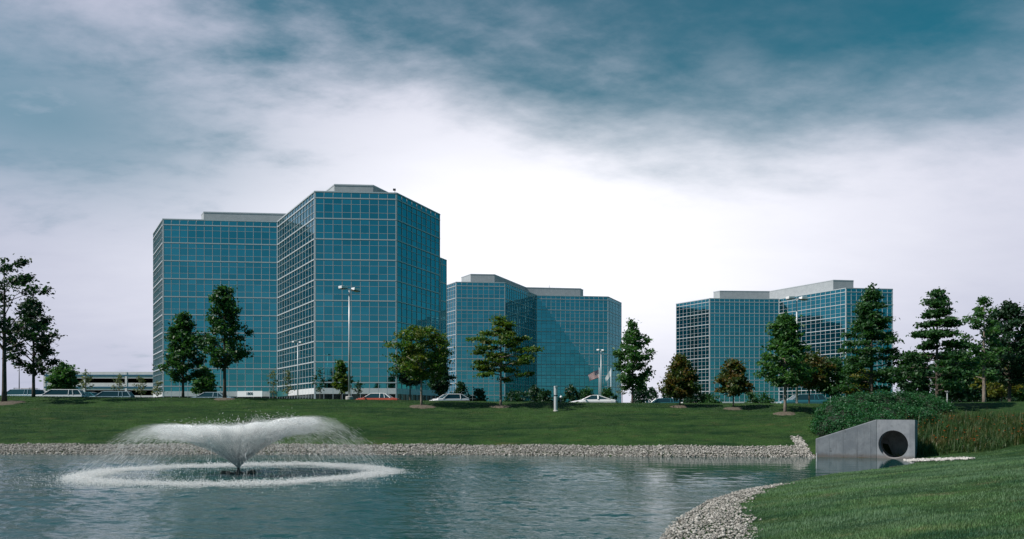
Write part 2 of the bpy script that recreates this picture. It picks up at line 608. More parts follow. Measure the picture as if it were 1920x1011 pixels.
# ------------------------------------------------------------------ terrain
POND = np.array([(-95, 5), (-40, 5.5), (-12, 7.2), (-3, 8.4), (0.6, 10.2), (2.4, 12.4), (3.0, 13.8), (3.9, 16.3), (5.6, 19.7), (7.5, 22.4), (8.9, 23.9), (12.7, 28.2), (17.0, 31.8),
                 (19.8, 34.6), (21.0, 36.2), (21.4, 37.6), (20.7, 39.0), (17.6, 40.1), (12, 40.2), (7.5, 40.5), (-2, 42), (-15, 42.4), (-31, 42.8), (-50, 44), (-95, 47)], float)
YS = (np.array([-95, -50, -31, -15, -2, 7.5, 12, 17.6, 21, 26, 40, 90]), np.array([47, 44, 42.8, 42.4, 42, 40.5, 40.2, 40.1, 38.6, 37.6, 36, 34.]))
ZC = (np.array([-60, -46, -30, -12.4, 0, 11.5, 26, 40]), np.array([4.20, 4.13, 3.95, 3.75, 3.55, 3.42, 3.34, 3.45]))


def pond_sd(X, Y):
    """signed distance to the pond's edge, negative over water"""
    X = np.asarray(X, float); Y = np.asarray(Y, float)
    d = np.full(X.shape, 1e9)
    inside = np.zeros(X.shape, bool)
    n = len(POND)
    for i in range(n):
        ax, ay = POND[i]; bx, by = POND[(i + 1) % n]
        ex, ey = bx - ax, by - ay
        t = np.clip(((X - ax) * ex + (Y - ay) * ey) / (ex * ex + ey * ey), 0, 1)
        d = np.minimum(d, np.hypot(X - ax - t * ex, Y - ay - t * ey))
        c = ((ay > Y) != (by > Y)) & (X < ex * (Y - ay) / (ey if abs(ey) > 1e-9 else 1e-9) + ax)
        inside ^= c
    return np.where(inside, -d, d)


def sst(x, a, b):
    t = np.clip((x - a) / (b - a), 0, 1)
    return t * t * (3 - 2 * t)


def height(X, Y):
    X = np.asarray(X, float); Y = np.asarray(Y, float)
    d = pond_sd(X, Y)
    v = Y - np.interp(X, *YS)
    zc = np.interp(X, *ZC)
    # far bank: stone edge, lawn slope, rounded crest, parking level behind
    t = np.clip((v - 2.0) / 17.5, 0, 1)
    slope = .64 + (zc - .64) * (t * (1.28 - .28 * t * t) / 1.0)
    zf = np.where(v < 2.0, .32 * v, slope)
    back = np.interp(X, [-60, -20, 30], [3.62, 3.22, 3.02])
    zf = np.where(v > 19.5, zc + (back - zc) * sst(v, 20.5, 26), zf)
    zf = zf + 2.3 * sst(X, 25, 85) * sst(Y, 95, 215)
    zf = zf + .04 * np.sin(X * .23 + 1) * np.sin(Y * .31) * (v > 3)
    gul = 1 - .5 * sst(X, 14, 19) * sst(Y, 27, 33) * (1 - sst(X, 24, 31))
    zn = np.where(d > 0, np.minimum(.14 * gul * d + .02 * np.sin(X * .7) * np.sin(Y * .5), 1.5), -9)
    zl = np.where(v > -2, np.where(v > 0, zf, .32 * v), -9)
    k = .12
    # bed of the culvert pipe
    tx, ty = X - 21.05, Y - 38.3
    al = tx * .55 + ty * .83
    ac = np.abs(tx * .83 - ty * .55)
    pipe = (al > -.6) & (al < 2.5) & (ac < .85)
    z = np.maximum(zn, zl) + k * np.exp(-np.abs(zn - zl) / k) * .5 * (d > .3)
    z = np.where(d <= 0, -np.minimum(1.6, .35 * -d) - .02, np.maximum(z, -.02 + .1 * np.minimum(d, .6)))
    z = np.where(pipe, -.35, z)
    return z


def gz(x, y):
    return float(height(np.array([x]), np.array([y]))[0])


def on_slope(px, py, y0=42.5, y1=62.0):
    """where the line of sight through a photo point meets the far lawn"""
    ys = np.arange(y0, y1, .1)
    xs = (px - CX) / FPX * ys
    zz = height(xs, ys)
    rows = CY - (zz - EYE) / ys * FPX
    i = int(np.argmin(np.abs(rows - py)))
    return xs[i], ys[i], zz[i]


def axis(dense, step, far, n):
    a = np.arange(dense[0], dense[1] + step, step)
    g = np.geomspace(1, 1 + far, n) - 1
    return np.concatenate([(dense[0] - g[1:])[::-1], a, dense[1] + g[1:] + (a[-1] - dense[1])])


def build_ground():
    xs = axis((-62, 46), .42, 5200, 34)
    ys = axis((4, 78), .34, 5200, 40)
    X, Y = np.meshgrid(xs, ys)
    Z = height(X, Y)
    V = np.stack([X.ravel(), Y.ravel(), Z.ravel()], 1)
    nx, ny = len(xs), len(ys)
    i = np.arange(nx * ny).reshape(ny, nx)
    F = np.stack([i[:-1, :-1].ravel(), i[:-1, 1:].ravel(), i[1:, 1:].ravel(), i[1:, :-1].ravel()], 1)
    cxy = V[F].mean(1)
    wet = pond_sd(cxy[:, 0], cxy[:, 1]) < .12
    o = mesh_obj('ground', V, F, [M['lawn'], M['soil']], smooth=True, midx=wet.astype(int))
    tag(o, kind='structure')
    # pond surface: real wavelets, finest towards the near shore
    rng = np.random.default_rng(12)
    rows = np.concatenate([np.linspace(5, 11.5, 24), np.geomspace(11.6, 48, 470)])
    uu = np.concatenate([np.linspace(-2.6, -.80, 40)[:-1], np.linspace(-.80, .62, 700)])
    U, Yr = np.meshgrid(uu, rows)
    Xr = U * Yr
    Z = np.zeros_like(Xr)
    nw = 56
    lam = np.geomspace(.27, 1.7, nw)
    for l in lam:
        th = 1.25 + rng.normal(0, .55)
        kk = 2 * np.pi / l
        a = .122 * math.sqrt(2 / nw) / kk * (.82 if l > .6 else 1.15)
        Z += a * np.sin(kk * (Xr * math.cos(th) + Yr * math.sin(th)) + rng.uniform(0, 6.28))
    gust = 1 + .30 * np.sin(Xr * .21 + Yr * .13 + 1) * np.sin(Yr * .37 - Xr * .11) + .2 * np.sin(Xr * .55 - Yr * .2)
    lee = 1 - .90 * sst(Xr, -2, 9) * sst(Yr, 23, 33)
    far = 1 - .45 * sst(Yr, 29, 42)
    dd = pond_sd(Xr, Yr)
    Z *= gust * lee * far * np.clip(.25 - dd * .5, .15, 1)
    V = np.stack([Xr.ravel(), Yr.ravel(), Z.ravel()], 1)
    nx = len(uu); ny = len(rows)
    i = np.arange(nx * ny).reshape(ny, nx)
    F = np.stack([i[:-1, :-1].ravel(), i[:-1, 1:].ravel(), i[1:, 1:].ravel(), i[1:, :-1].ravel()], 1)
    keep = dd.ravel()[F].min(1) < .30
    F = F[keep]
    used, inv = np.unique(F, return_inverse=True)
    o = mesh_obj('pond_water', V[used], inv.reshape(-1, 4), [M['water']], smooth=True)
    tag(o, kind='structure')


build_ground()


def ribbon(name, x0, x1, y0, y1, dz, m, nx=60, ny=8):
    xs = np.linspace(x0, x1, nx); ys = np.linspace(y0, y1, ny)
    X, Y = np.meshgrid(xs, ys)
    Z = height(X, Y) + dz
    V = np.stack([X.ravel(), Y.ravel(), Z.ravel()], 1)
    i = np.arange(nx * ny).reshape(ny, nx)
    F = np.stack([i[:-1, :-1].ravel(), i[:-1, 1:].ravel(), i[1:, 1:].ravel(), i[1:, :-1].ravel()], 1)
    return tag(mesh_obj(name, V, F, [m]), kind='structure')


ribbon('road', -120, 90, 68.2, 92, .02, M['asphalt'], 200, 30)

# ------------------------------------------------------------------ glass towers
STOREY = 3.876


def inset(poly, d):
    """poly counter-clockwise -> pushed inwards by d"""
    n = len(poly)
    out = []
    for i in range(n):
        a, b, c = Vector(poly[i - 1]), Vector(poly[i]), Vector(poly[(i + 1) % n])
        u = (b - a).normalized(); w = (c - b).normalized()
        n1 = Vector((-u.y, u.x)); n2 = Vector((-w.y, w.x))
        d1 = d[i - 1] if hasattr(d, '__len__') else d; d2 = d[i] if hasattr(d, '__len__') else d
        p1 = b + n1 * d1; p2 = b + n2 * d2
        cr = u.x * w.y - u.y * w.x
        if abs(cr) < 1e-4:
            out.append((p1.x, p1.y)); continue
        t = ((p2.x - p1.x) * w.y - (p2.y - p1.y) * w.x) / cr
        out.append((p1.x + u.x * t, p1.y + u.y * t))
    return out


def glass_tower(label, pts, faces, ztop, nfl, gz0, pick, base='band', pent=(6.3, 3.2), mirrored=False, group='mirror glass office towers'):
    """pts: visible plan corners left to right (x,y), closed round the back by symmetry.
    faces: number of glazing modules on each visible face. pick: list of (face, kinds, storeys) whose panes are single objects"""
    pts = [Vector(p) for p in pts]
    root_xy = pts[3]
    zr = gz0
    root = empty('office_tower', (root_xy.x, root_xy.y, zr))
    tag(root, label, 'office building', group)
    # back of the plan
    Fd = (pts[4] - pts[3]).normalized(); Ad = (pts[2] - pts[3]).normalized(); Bd = (pts[5] - pts[4]).normalized()
    flank = (pts[5] - pts[4]).length
    if not mirrored:
        p6 = pts[5] + Ad * ((pts[1] - pts[0]).length + (pts[3] - pts[2]).length)
        p7 = p6 - Bd * flank
    else:
        Ad = (pts[0] - pts[1]).normalized()
        p6 = pts[5] - Fd * ((pts[2] - pts[1]).length + (pts[4] - pts[3]).length)
        p7 = p6 + Ad * flank
    # last back corner closes the figure along F
    poly = [p - root_xy for p in pts + [p6, p7]]
    allf = list(faces) + [max(1, round((p6 - pts[5]).length / 1.7)), max(1, round((p7 - p6).length / 1.7)), max(1, round((pts[0] - p7).length / 1.7))]
    poly2 = [(p.x, p.y) for p in poly]
    H = EYE + ztop - zr                    # parapet height over the root
    z_line = [EYE + ztop - .33 * STOREY - STOREY * k - zr for k in range(nfl)]        # floor lines, top down
    band_top = z_line[-1] - 1.07; band_bot = band_top - 1.1
    if base == 'glass':
        band_top = band_bot = z_line[-1] - STOREY
    # core
    core = MB()
    inn = inset(poly2, .22)
    core.prism(inn, -1.5, H - .5, 0, 1)
    core.build('core', [M['core'], M['roof']], root)
    # recessed lobby glazing
    lob = MB()
    if base == 'band':
        lob.prism(inset(poly2, .16), -1.4, band_bot - .01, 0)
        lob.build('lobby_glazing', [M['lobby']], root)
    # penthouse
    ins, ph = pent
    pp = inset(poly2, ins)
    pb = MB()
    pb.prism(pp, H - .6, H + ph, 0, 0)
    pb.prism(inset(pp, -.06), H + ph - .22, H + ph + .03, 1, 1)
    pb.build('penthouse', [M['pent'], M['metal']], root)
    bars, thick, pan_stuff = MB(), MB(), []
    singles = {}
    pk = {}
    for f, kinds, rng in pick:
        for kk in kinds:
            for s in rng:
                pk[(f, kk, s)] = True
    n_single = 0
    pane_mesh = {}
    SV, SF = [], []
    rnd = random.Random(len(label))
    for fi in range(8):
        a = poly[fi]; b = poly[(fi + 1) % 8]
        d = (b - a); Ln = d.length; d = d / Ln
        nrm = Vector((d.y, -d.x))                       # outward for a counter-clockwise plan
        n = allf[fi]
        mw = Ln / n
        R = Matrix(((d.x, -nrm.x, 0), (d.y, -nrm.y, 0), (0, 0, 1)))       # local x along wall, y outward
        rz = math.atan2(d.y, d.x)

        def at(u, out, z):
            return Vector((a.x + d.x * u + nrm.x * out, a.y + d.y * u + nrm.y * out, z))
        visible = fi < 5
        # uprights
        zb = -1.4 if base == 'band' else band_bot
        for k in range(n + 1):
            wd = .095 if 0 < k < n else .19
            bars.box(at(min(max(k * mw, .1), Ln - .1), .045, (zb + H) / 2), (wd, .10 if 0 < k < n else .13, H - zb), R)
        # floors
        for zl in z_line:
            thick.box(at(Ln / 2, .055, zl), (Ln + .02, .16, .22), R)
        thick.box(at(Ln / 2, .05, H - .10), (Ln + .1, .20, .24), R)
        if base == 'band':
            thick.box(at(Ln / 2, .035, (band_top + band_bot) / 2), (Ln - .05, .11, band_top - band_bot), R, 1)
        else:
            thick.box(at(Ln / 2, .05, band_bot), (Ln, .18, .5), R, 1)
        # rows of panes: (z0, z1, kind, storey)
        rows = [(z_line[0] + .15, H - .22, 'cap', 0)]
        for s, zl in enumerate(z_line):
            z_low = zl - STOREY
            if s == len(z_line) - 1:
                if base == 'band':
                    rows.append((band_top, zl - .15, 'short', s))
                    continue
            h1 = zl - .29 * STOREY; h2 = zl - .69 * STOREY
            bars.box(at(Ln / 2, .035, h1), (Ln, .085, .062), R)
            bars.box(at(Ln / 2, .035, h2), (Ln, .085, .062), R)
            rows += [(h1 + .05, zl - .15, 'short', s), (h2 + .05, h1 - .05, 'tall', s), (z_low + .15, h2 - .05, 'low', s)]
        for z0, z1, kind, s in rows:
            for k in range(n):
                u0 = k * mw + .07; u1 = (k + 1) * mw - .07
                tx, tz = rnd.gauss(0, .0022), rnd.gauss(0, .0022)
                w_, h_ = u1 - u0, z1 - z0
                if (fi, kind, s) in pk and n_single < 300:
                    key = (round(w_, 3), round(h_, 3))
                    if key not in pane_mesh:
                        mb = MB().box((0, 0, 0), (w_, .03, h_))
                        o = mb.build('pane', [M['glass']], root)
                        pane_mesh[key] = o
                    else:
                        o = pane_mesh[key].copy(); COL.objects.link(o); o.parent = root
                    c = at((u0 + u1) / 2, -.02, (z0 + z1) / 2)
                    o.location = c
                    o.rotation_euler = (tx, 0, rz + tz)
                    n_single += 1
                else:
                    base_i = len(SV)
                    for uu, zz, sg in ((u0, z0, -1), (u1, z0, -1), (u1, z1, 1), (u0, z1, 1)):
                        off = -.005 + sg * tx * h_ / 2 + (1 if uu == u1 else -1) * tz * w_ / 2
                        q = at(uu, off, zz)
                        SV.append((q.x, q.y, q.z))
                    SF.append((base_i, base_i + 1, base_i + 2, base_i + 3))
    o = mesh_obj('pane', np.array(SV), np.array(SF), [M['glass']], root)
    tag(o, kind='stuff')
    o = bars.build('mullion', [M['metal']], root); tag(o, kind='stuff')
    o = thick.build('floor_band', [M['metal'], M['band']], root); tag(o, kind='stuff')
    return root, poly, H, z_line, band_top, band_bot


def tower_pts(rows, z):
    out = []
    for px, py in rows:
        Y = z * FPX / (CY - py)
        out.append(((px - CX) / FPX * Y, Y))
    return out


A_PTS = tower_pts([(287.8, 438.0), (305.8, 410.3), (520.8, 415.3), (590.3, 358.4), (743.6, 361.7), (824.4, 401.7)], 42.1)
B_PTS = tower_pts([(834.2, 535.6), (855.2, 528.5), (946.9, 529.9), (1006.1, 553.5), (1140, 556.2), (1164.9, 567.9)], 42.1)
C_PTS = tower_pts([(1267.7, 569.5), (1330.6, 559.3), (1460.7, 560.4), (1586.2, 539.9), (1673.4, 541.8)], 40.1)



# flank of tower C that runs away from the camera: same direction and length as tower A's
_bd = (Vector(A_PTS[5]) - Vector(A_PTS[4])).normalized()
C_PTS.append((C_PTS[4][0] + _bd.x * 15.3, C_PTS[4][1] + _bd.y * 15.3))

GA = glass_tower('tallest mirror glass office tower, at left, behind the tall mast with twin lamps', A_PTS, [9, 14, 14, 9, 9], 42.1, 10,
                 gz(-22, 131), [(3, ('tall', 'short', 'low', 'cap'), range(0, 10)), (1, ('tall',), range(0, 2))],
                 pent=([8.9, 8, 5.9, 8, 8.7, 3, 3, 2.5], 4.0))
GB = glass_tower('middle mirror glass office tower with a diagonal shadow on its front, behind the flagpoles', B_PTS, [5, 9, 15, 15, 9], 42.1, 10,
                 gz(10, 235), [(3, ('tall',), range(0, 10)), (1, ('tall',), range(0, 10))], base='glass',
                 pent=([8, 8, 6.5, 8, 11.4, 2.5, 3, 2.5], 4.2), mirrored=True)
GC = glass_tower('right mirror glass office tower with near black glass on its left flank', C_PTS, [9, 14, 14, 9, 9], 40.1, 9,
                 gz(95, 235), [(3, ('tall',), range(0, 9)), (1, ('tall',), range(0, 9)), (0, ('tall',), range(0, 8))], base='glass',
                 pent=([9.8, 8, 4.0, 8, 11.2, 3, 3, 2.5], 4.1))


def tower_details():
    root, poly, H, zl, bt, bb = GA
    # entrance sign on the left front
    a, b = poly[1], poly[2]
    d = (b - a).normalized(); nrm = Vector((d.y, -d.x))
    R = Matrix(((d.x, -nrm.x, 0), (d.y, -nrm.y, 0), (0, 0, 1)))
    def u_of(px):
        k = (px - CX) / FPX
        ax, ay = a.x + root.location.x, a.y + root.location.y
        return (k * ay - ax) / (d.x - k * d.y)
    u0, u1 = u_of(446), u_of(501)
    zc = (bt + bb) / 2
    mb = MB()
    Rs = Matrix.Rotation(math.radians(-20), 3, 'Z') @ R          # the sign wall stands out, angled to the sun so its white reads brighter
    c = a + d * ((u0 + u1) / 2 - .15) + nrm * 1.35
    mb.box((c.x, c.y, zc - .02), (u1 - u0, .22, bt - bb + .12), Rs)
    mb.box((c.x - nrm.x * .7, c.y - nrm.y * .7, zc + .2), (.3, 1.3, .2), R)
    sg = mb.build('sign_panel', [M['sign']], root)
    # lettering: a text curve turned into a mesh
    cu = bpy.data.curves.new('lettering', 'FONT')
    cu.body = '1800'
    cu.size = .86; cu.extrude = .03; cu.align_x = 'CENTER'; cu.align_y = 'CENTER'; cu.offset = .012
    t = bpy.data.objects.new('tmp', cu)
    COL.objects.link(t)
    dg = bpy.context.evaluated_depsgraph_get()
    me = bpy.data.meshes.new_from_object(t.evaluated_get(dg))
    bpy.data.objects.remove(t)
    me.materials.clear(); me.materials.append(M['signtxt'])
    o = bpy.data.objects.new('lettering', me)
    COL.objects.link(o)
    o.parent = sg
    c2 = Vector((c.x, c.y, zc)) + Rs @ Vector((-.05, -.13, 0))
    o.location = c2
    o.rotation_euler = (math.pi / 2, 0, math.atan2(d.y, d.x) - math.radians(20))
    # glazed entrance in the inner corner, over the pale band
    mb = MB()
    c = b - d * .85 + nrm * .13
    mb.box((c.x, c.y, zc), (1.5, .1, bt - bb + .1), R)
    d2 = (poly[3] - poly[2]).normalized(); n2 = Vector((d2.y, -d2.x))
    R2 = Matrix(((d2.x, -n2.x, 0), (d2.y, -n2.y, 0), (0, 0, 1)))
    c = b + d2 * 4.1 + n2 * .13
    mb.box((c.x, c.y, zc), (7.6, .1, bt - bb + .1), R2)
    mb.build('entrance_glazing', [mat('entrance_glass', (.03, .14, .15), .2, 0, .8)], root)
    # lower block showing past the right flank
    p5 = poly[5]; db = (poly[5] - poly[4]).normalized(); da = (poly[2] - poly[3]).normalized()
    q = [p5 + db * .25, p5 + db * 2.75, p5 + db * 2.75 + da * 22, p5 + db * .25 + da * 22]
    hz = EYE + 32.9 - root.location.z
    mb = MB(); mb.prism([(v.x, v.y) for v in q], -1.5, hz, 0, 1)
    w = mb.build('rear_block', [M['glass'], M['roof']], root)
    mb = MB()
    nb = Vector((db.y, -db.x)); R3 = Matrix(((db.x, -nb.x, 0), (db.y, -nb.y, 0), (0, 0, 1)))
    for k in range(9):
        c = p5 + db * 1.5 + nb * .04
        mb.box((c.x, c.y, hz - 1.2 - k * STOREY), (2.5, .1, .26), R3)
    for u in (.3, 1.0, 2.7):
        c = p5 + db * u + nb * .03
        mb.box((c.x, c.y, hz / 2), (.12, .1, hz), R3)
    c = p5 + db * 1.5 + nb * .04
    mb.box((c.x, c.y, hz), (2.5, .16, .2), R3)
    mb.build('mullion', [M['metal']], w)
    # small aerial on the parapet corner
    v = poly[4] - (poly[4] - poly[3]).normalized() * .4 + Vector((0, .5))
    mb = MB(); mb.tube([(v.x, v.y, H), (v.x, v.y, H + .8)], .05, 6); mb.box((v.x - .1, v.y, H + .75), (.5, .3, .35), None)
    mb.build('camera_mast', [M['darkmetal']], root)
    root, poly, H, zl, bt, bb = GB
    mb = MB(); v = inset([(p.x, p.y) for p in poly], 10)[4]
    mb.tube([(v[0] - 14, v[1], H + 4), (v[0] - 14, v[1], H + 5.9)], .07, 6); mb.box((v[0] - 14, v[1], H + 5.2), (.9, .08, .08))
    mb.build('aerial', [M['pole']], root)


tower_details()


def garage():
    Yg = 176.0
    x0, x1 = P(83, Yg), P(300, Yg)
    g = gz(x0 + 14, Yg)
    def rel(py): return EYE + (CY - py) / FPX * Yg - g
    root = empty('parking_garage', ((x0 + x1) / 2, Yg, g))
    tag(root, 'low pale parking garage with blue stripes, left of the tallest tower', 'parking garage')
    w = x1 - x0
    dpt = 34
    def fr(py0, py1, name, m, xa=x0, xb=x1, out=0.0, th=.35, bt=None):
        mb = MB(); z0, z1 = rel(py1), rel(py0)
        xc = (xa + xb) / 2 - (x0 + x1) / 2
        mb.box((xc, -out + th / 2, (z0 + z1) / 2), (xb - xa, th, z1 - z0))
        return mb.build(name, [m], root)
    # decks and back walls
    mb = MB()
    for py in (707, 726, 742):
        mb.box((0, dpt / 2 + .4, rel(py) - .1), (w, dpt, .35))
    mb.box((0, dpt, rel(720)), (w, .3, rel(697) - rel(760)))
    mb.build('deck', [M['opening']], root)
    for a, b in ((697.5, 709.5), (718, 731.5), (741.5, 760)):
        # parapet panels joined side by side
        n = 5
        for i in range(n):
            xa = x0 + w * i / n + .03; xb = x0 + w * (i + 1) / n - .03
            fr(a, b, 'parapet_panel', M['precast'], xa, xb, 0, .35)
    fr(702.6, 705.4, 'blue_stripe', M['blue'], out=.12, th=.3)
    fr(725.0, 727.8, 'blue_stripe', M['blue'], out=.12, th=.3)
    for px in (84, 158, 236.5, 297):
        X = P(px, Yg)
        fr(697.4, 760, 'pier', M['precast'], X - .25, X + .25, out=.10, th=.45)
    fr(709.8, 733, 'stair_glazing', M['glass'], P(86, Yg), P(100, Yg), out=-.2, th=.2)
    for i in range(5):
        xx = P(86 + i * 3.2, Yg)
        fr(709.8, 733, 'mullion', M['metal'], xx - .06, xx + .06, out=-.15, th=.1)
    # side wall
    mb = MB(); mb.box((x0 - (x0 + x1) / 2 - .1, dpt / 2, (rel(697.5) + rel(760)) / 2), (.3, dpt, rel(697.5) - rel(760)))
    mb.build('side_wall', [M['precast']], root)


garage()


# ------------------------------------------------------------------ vegetation
def leaf_cloud(centers, spread, n_per, size, rng, flat=1.0, up=.3):
    """leaf quads scattered round the given centres"""
    c = np.repeat(np.asarray(centers, float), n_per, 0)
    sp = np.repeat(np.asarray(spread, float), n_per)[:, None]
    off = rng.normal(size=c.shape) * .5
    off[:, 2] *= flat
    p = c + off * sp
    n = rng.normal(size=p.shape); n[:, 2] = np.abs(n[:, 2]) + up
    n /= np.linalg.norm(n, axis=1)[:, None]
    t = np.cross(n, rng.normal(size=p.shape)); t /= np.linalg.norm(t, axis=1)[:, None] + 1e-9
    b = np.cross(n, t)
    s = (size * rng.uniform(.6, 1.35, len(p)))[:, None]
    l = t * s; w = b * s * .55
    V = np.stack([p - l, p + w - l * .1 + n * s * .12, p + l, p - w - l * .1 + n * s * .12], 1).reshape(-1, 3)
    F = np.arange(len(p) * 4).reshape(-1, 4)
    return V, F


def crown_env(shape, t):
    if shape == 'oval': return (math.sin(math.pi * min(1, (t * .92 + .08)) ** .8)) ** .75 if t < 1 else .05
    if shape == 'ovate': return (min(1, t / .18)) ** .6 * (1 - max(0, t - .12) / .95) ** .75
    if shape == 'cone': return max(.06, (1 - t) ** .80) * min(1, .86 + t)
    if shape == 'vase': return .45 + .55 * math.sin(math.pi * min(1, t * .75 + .22))
    if shape == 'round': return math.sqrt(max(.02, 1 - (2 * t - 1) ** 2))
    return 1


def tree(name, label, cat, x, y, z, H, R, base, shape, lm, seed, style='up', nb=34, leaf=.17, per=26, clump=.55, air=.62, tier=.62, bark='bark', r0=None, lean=0.0, group=None, flatc=.7, gaps=0.0, sub=4, wob=.0):
    """H height, R crown radius, base: height at which the crown starts"""
    rnd = random.Random(seed); rng = np.random.default_rng(seed)
    root = empty(name, (x, y, z - .05), rnd.uniform(0, 6.28))
    tag(root, label, cat, group)
    r0 = r0 or max(.035, H * .0155)
    n = 9
    ph = rnd.uniform(0, 6.28)
    pts, rad = [], []
    for i in range(n + 1):
        t = i / n
        pts.append(Vector((lean * H * t + wob * math.sin(t * 5 + ph), wob * math.cos(t * 4 + ph), -.25 + (H * .97 + .25) * t)))
        rad.append(r0 * (1.25 if i == 0 else 1) * (1 - .9 * t ** 1.1) + .006)
    tr = MB().tube(pts, rad, 7)

    def trunk_at(h):
        t = (h + .25) / (H * .97 + .25) * n
        i = min(n - 1, max(0, int(t)))
        return pts[i].lerp(pts[i + 1], t - i)
    C, S = [], []
    ang = rnd.uniform(0, 6.28)
    ch = H - base
    for i in range(nb):
        t = (i + .5) / nb
        t = t ** (.9 if shape in ('cone', 'ovate') else 1.0)
        h = base + ch * t * .97
        ang += 2.399 + rnd.uniform(-.4, .4)
        Lr = R * crown_env(shape, t) * rnd.uniform(.55, 1.22)
        if rnd.random() < gaps: continue
        el = {'up': math.radians(rnd.uniform(32, 58)), 'flat': math.radians(rnd.uniform(-8, 16) + 26 * t), 'wide': math.radians(rnd.uniform(12, 38) + 20 * t)}[style]
        if style == 'flat': h = h * .45 + round(h / tier) * tier * .55 + rnd.uniform(-.12, .12)
        h0 = h - math.tan(el) * Lr * (.55 if style == 'up' else .35)
        h0 = max(base * .82 if base > .5 else .15, h0)
        p0 = trunk_at(h0)
        dirv = Vector((math.cos(ang), math.sin(ang), 0))
        tip = Vector((p0.x, p0.y, 0)) * .6 + Vector((trunk_at(h).x, trunk_at(h).y, 0)) * .4 + dirv * Lr
        tip.z = h + rnd.uniform(-.15, .15) + (rnd.uniform(.15, .6) if style == 'up' and rnd.random() < .35 else 0)
        mid = p0.lerp(tip, .5) + Vector((0, 0, (.12 if style != 'flat' else .06) * Lr * rnd.uniform(.4, 1.4))) + Vector((-dirv.y, dirv.x, 0)) * Lr * rnd.uniform(-.1, .1)
        rb = r0 * .42 * (1 - t) + .012
        tr.tube([p0, mid, tip], [rb, rb * .6, rb * .2], 5, False)
        for k in range(sub):
            f = rnd.uniform(.38, 1.0)
            q = (p0.lerp(mid, f * 2) if f < .5 else mid.lerp(tip, f * 2 - 1))
            side = Vector((-dirv.y, dirv.x, 0)) * rnd.uniform(-1, 1) * Lr * .34 * (1.2 - f * .5)
            e = q + side + dirv * Lr * .12 + Vector((0, 0, rnd.uniform(-.06, .14) * Lr * (.4 if style == 'flat' else 1)))
            tr.tube([q, e], [rb * .35, .006], 4, False)
            C.append(e); S.append(clump * rnd.uniform(.7, 1.25))
            if Lr > clump * 1.2:
                C.append(q.lerp(e, .5)); S.append(clump * rnd.uniform(.5, .95))
        C.append(tip); S.append(clump * rnd.uniform(.6, 1.0))
    C.append(trunk_at(H * .985)); S.append(clump * .5)
    C.append(trunk_at(H * .93)); S.append(clump * .7)
    tr.build('trunk', [M[bark]], root, smooth=True)
    V, F = leaf_cloud([tuple(c) for c in C], [q * .86 for q in S], max(3, int(per * air)), leaf * .95, rng, flatc)
    mesh_obj('crown', V, F, [L[lm]], root)
    return root


def shrub(name, label, cat, x, y, z, H, R, lm, seed, leaf=.13, n=60, per=26, group=None, clump=.42):
    rnd = random.Random(seed); rng = np.random.default_rng(seed)
    root = empty(name, (x, y, z - .03))
    tag(root, label, cat, group)
    st = MB(); C, S = [], []
    for i in range(n):
        a = rnd.uniform(0, 6.28); u = rnd.random() ** .5; h = rnd.uniform(.12, 1)
        rr = R * u * math.sqrt(max(.05, 1 - (1.15 * h - .32) ** 2))
        p = Vector((rr * math.cos(a), rr * math.sin(a), H * h * rnd.uniform(.85, 1.03)))
        C.append(tuple(p)); S.append(clump * rnd.uniform(.6, 1.2))
        if i % 4 == 0: st.tube([(0, 0, -.1), (p.x * .4, p.y * .4, p.z * .55), p], [.03, .02, .008], 5, False)
    st.build('stem', [M['bark']], root)
    V, F = leaf_cloud(C, S, per, leaf, rng, .8)
    mesh_obj('foliage', V, F, [L[lm]], root)
    return root


def mulch(label, x, y, r, seed):
    rng = np.random.default_rng(seed)
    rings, seg = 5, 22
    V = [(x, y, gz(x, y) + .12)]
    jit = 1 + rng.uniform(-.16, .16, seg)
    for i in range(1, rings + 1):
        for k in range(seg):
            a = 2 * math.pi * k / seg; rr = r * i / rings * jit[k]
            xx, yy = x + rr * math.cos(a), y + rr * math.sin(a) * .9
            V.append((xx, yy, gz(xx, yy) + (.10 * (1 - (i / rings) ** 2) + .022 if i < rings else -.01) + rng.uniform(-.012, .012)))
    F = [(0, 1 + k, 1 + (k + 1) % seg) for k in range(seg)]
    for i in range(rings - 1):
        for k in range(seg):
            b = 1 + i * seg
            F.append((b + k, b + seg + k, b + seg + (k + 1) % seg, b + (k + 1) % seg))
    o = mesh_obj('mulch_ring', V, F, [M['mulch']], smooth=False)
    tag(o, label, 'mulch bed', 'mulch rings round the lawn trees')


def plant_tree(px, ytop, xl, xr, yc, name, label, shape, lm, seed, base_py=None, Y=None, cat='tree', **kw):
    """px trunk column, ytop tree top, xl..xr crown extent, yc crown bottom (all as measured on the photograph)"""
    if base_py is not None:
        x, y, z = on_slope(px, base_py)
    else:
        y = Y; x = P(px, Y); z = gz(x, y)
    top = EYE + (CY - ytop) / FPX * y
    R = max(abs(px - xl), abs(xr - px)) / FPX * y * 1.10
    cb = EYE + (CY - yc) / FPX * y - z
    cl = kw.get('clump', .5)
    return tree(name, label, cat, x, y, z, top - z, max(.3, R - cl * .45), max(.3, cb + cl * .3), shape, L and lm, seed, **kw)


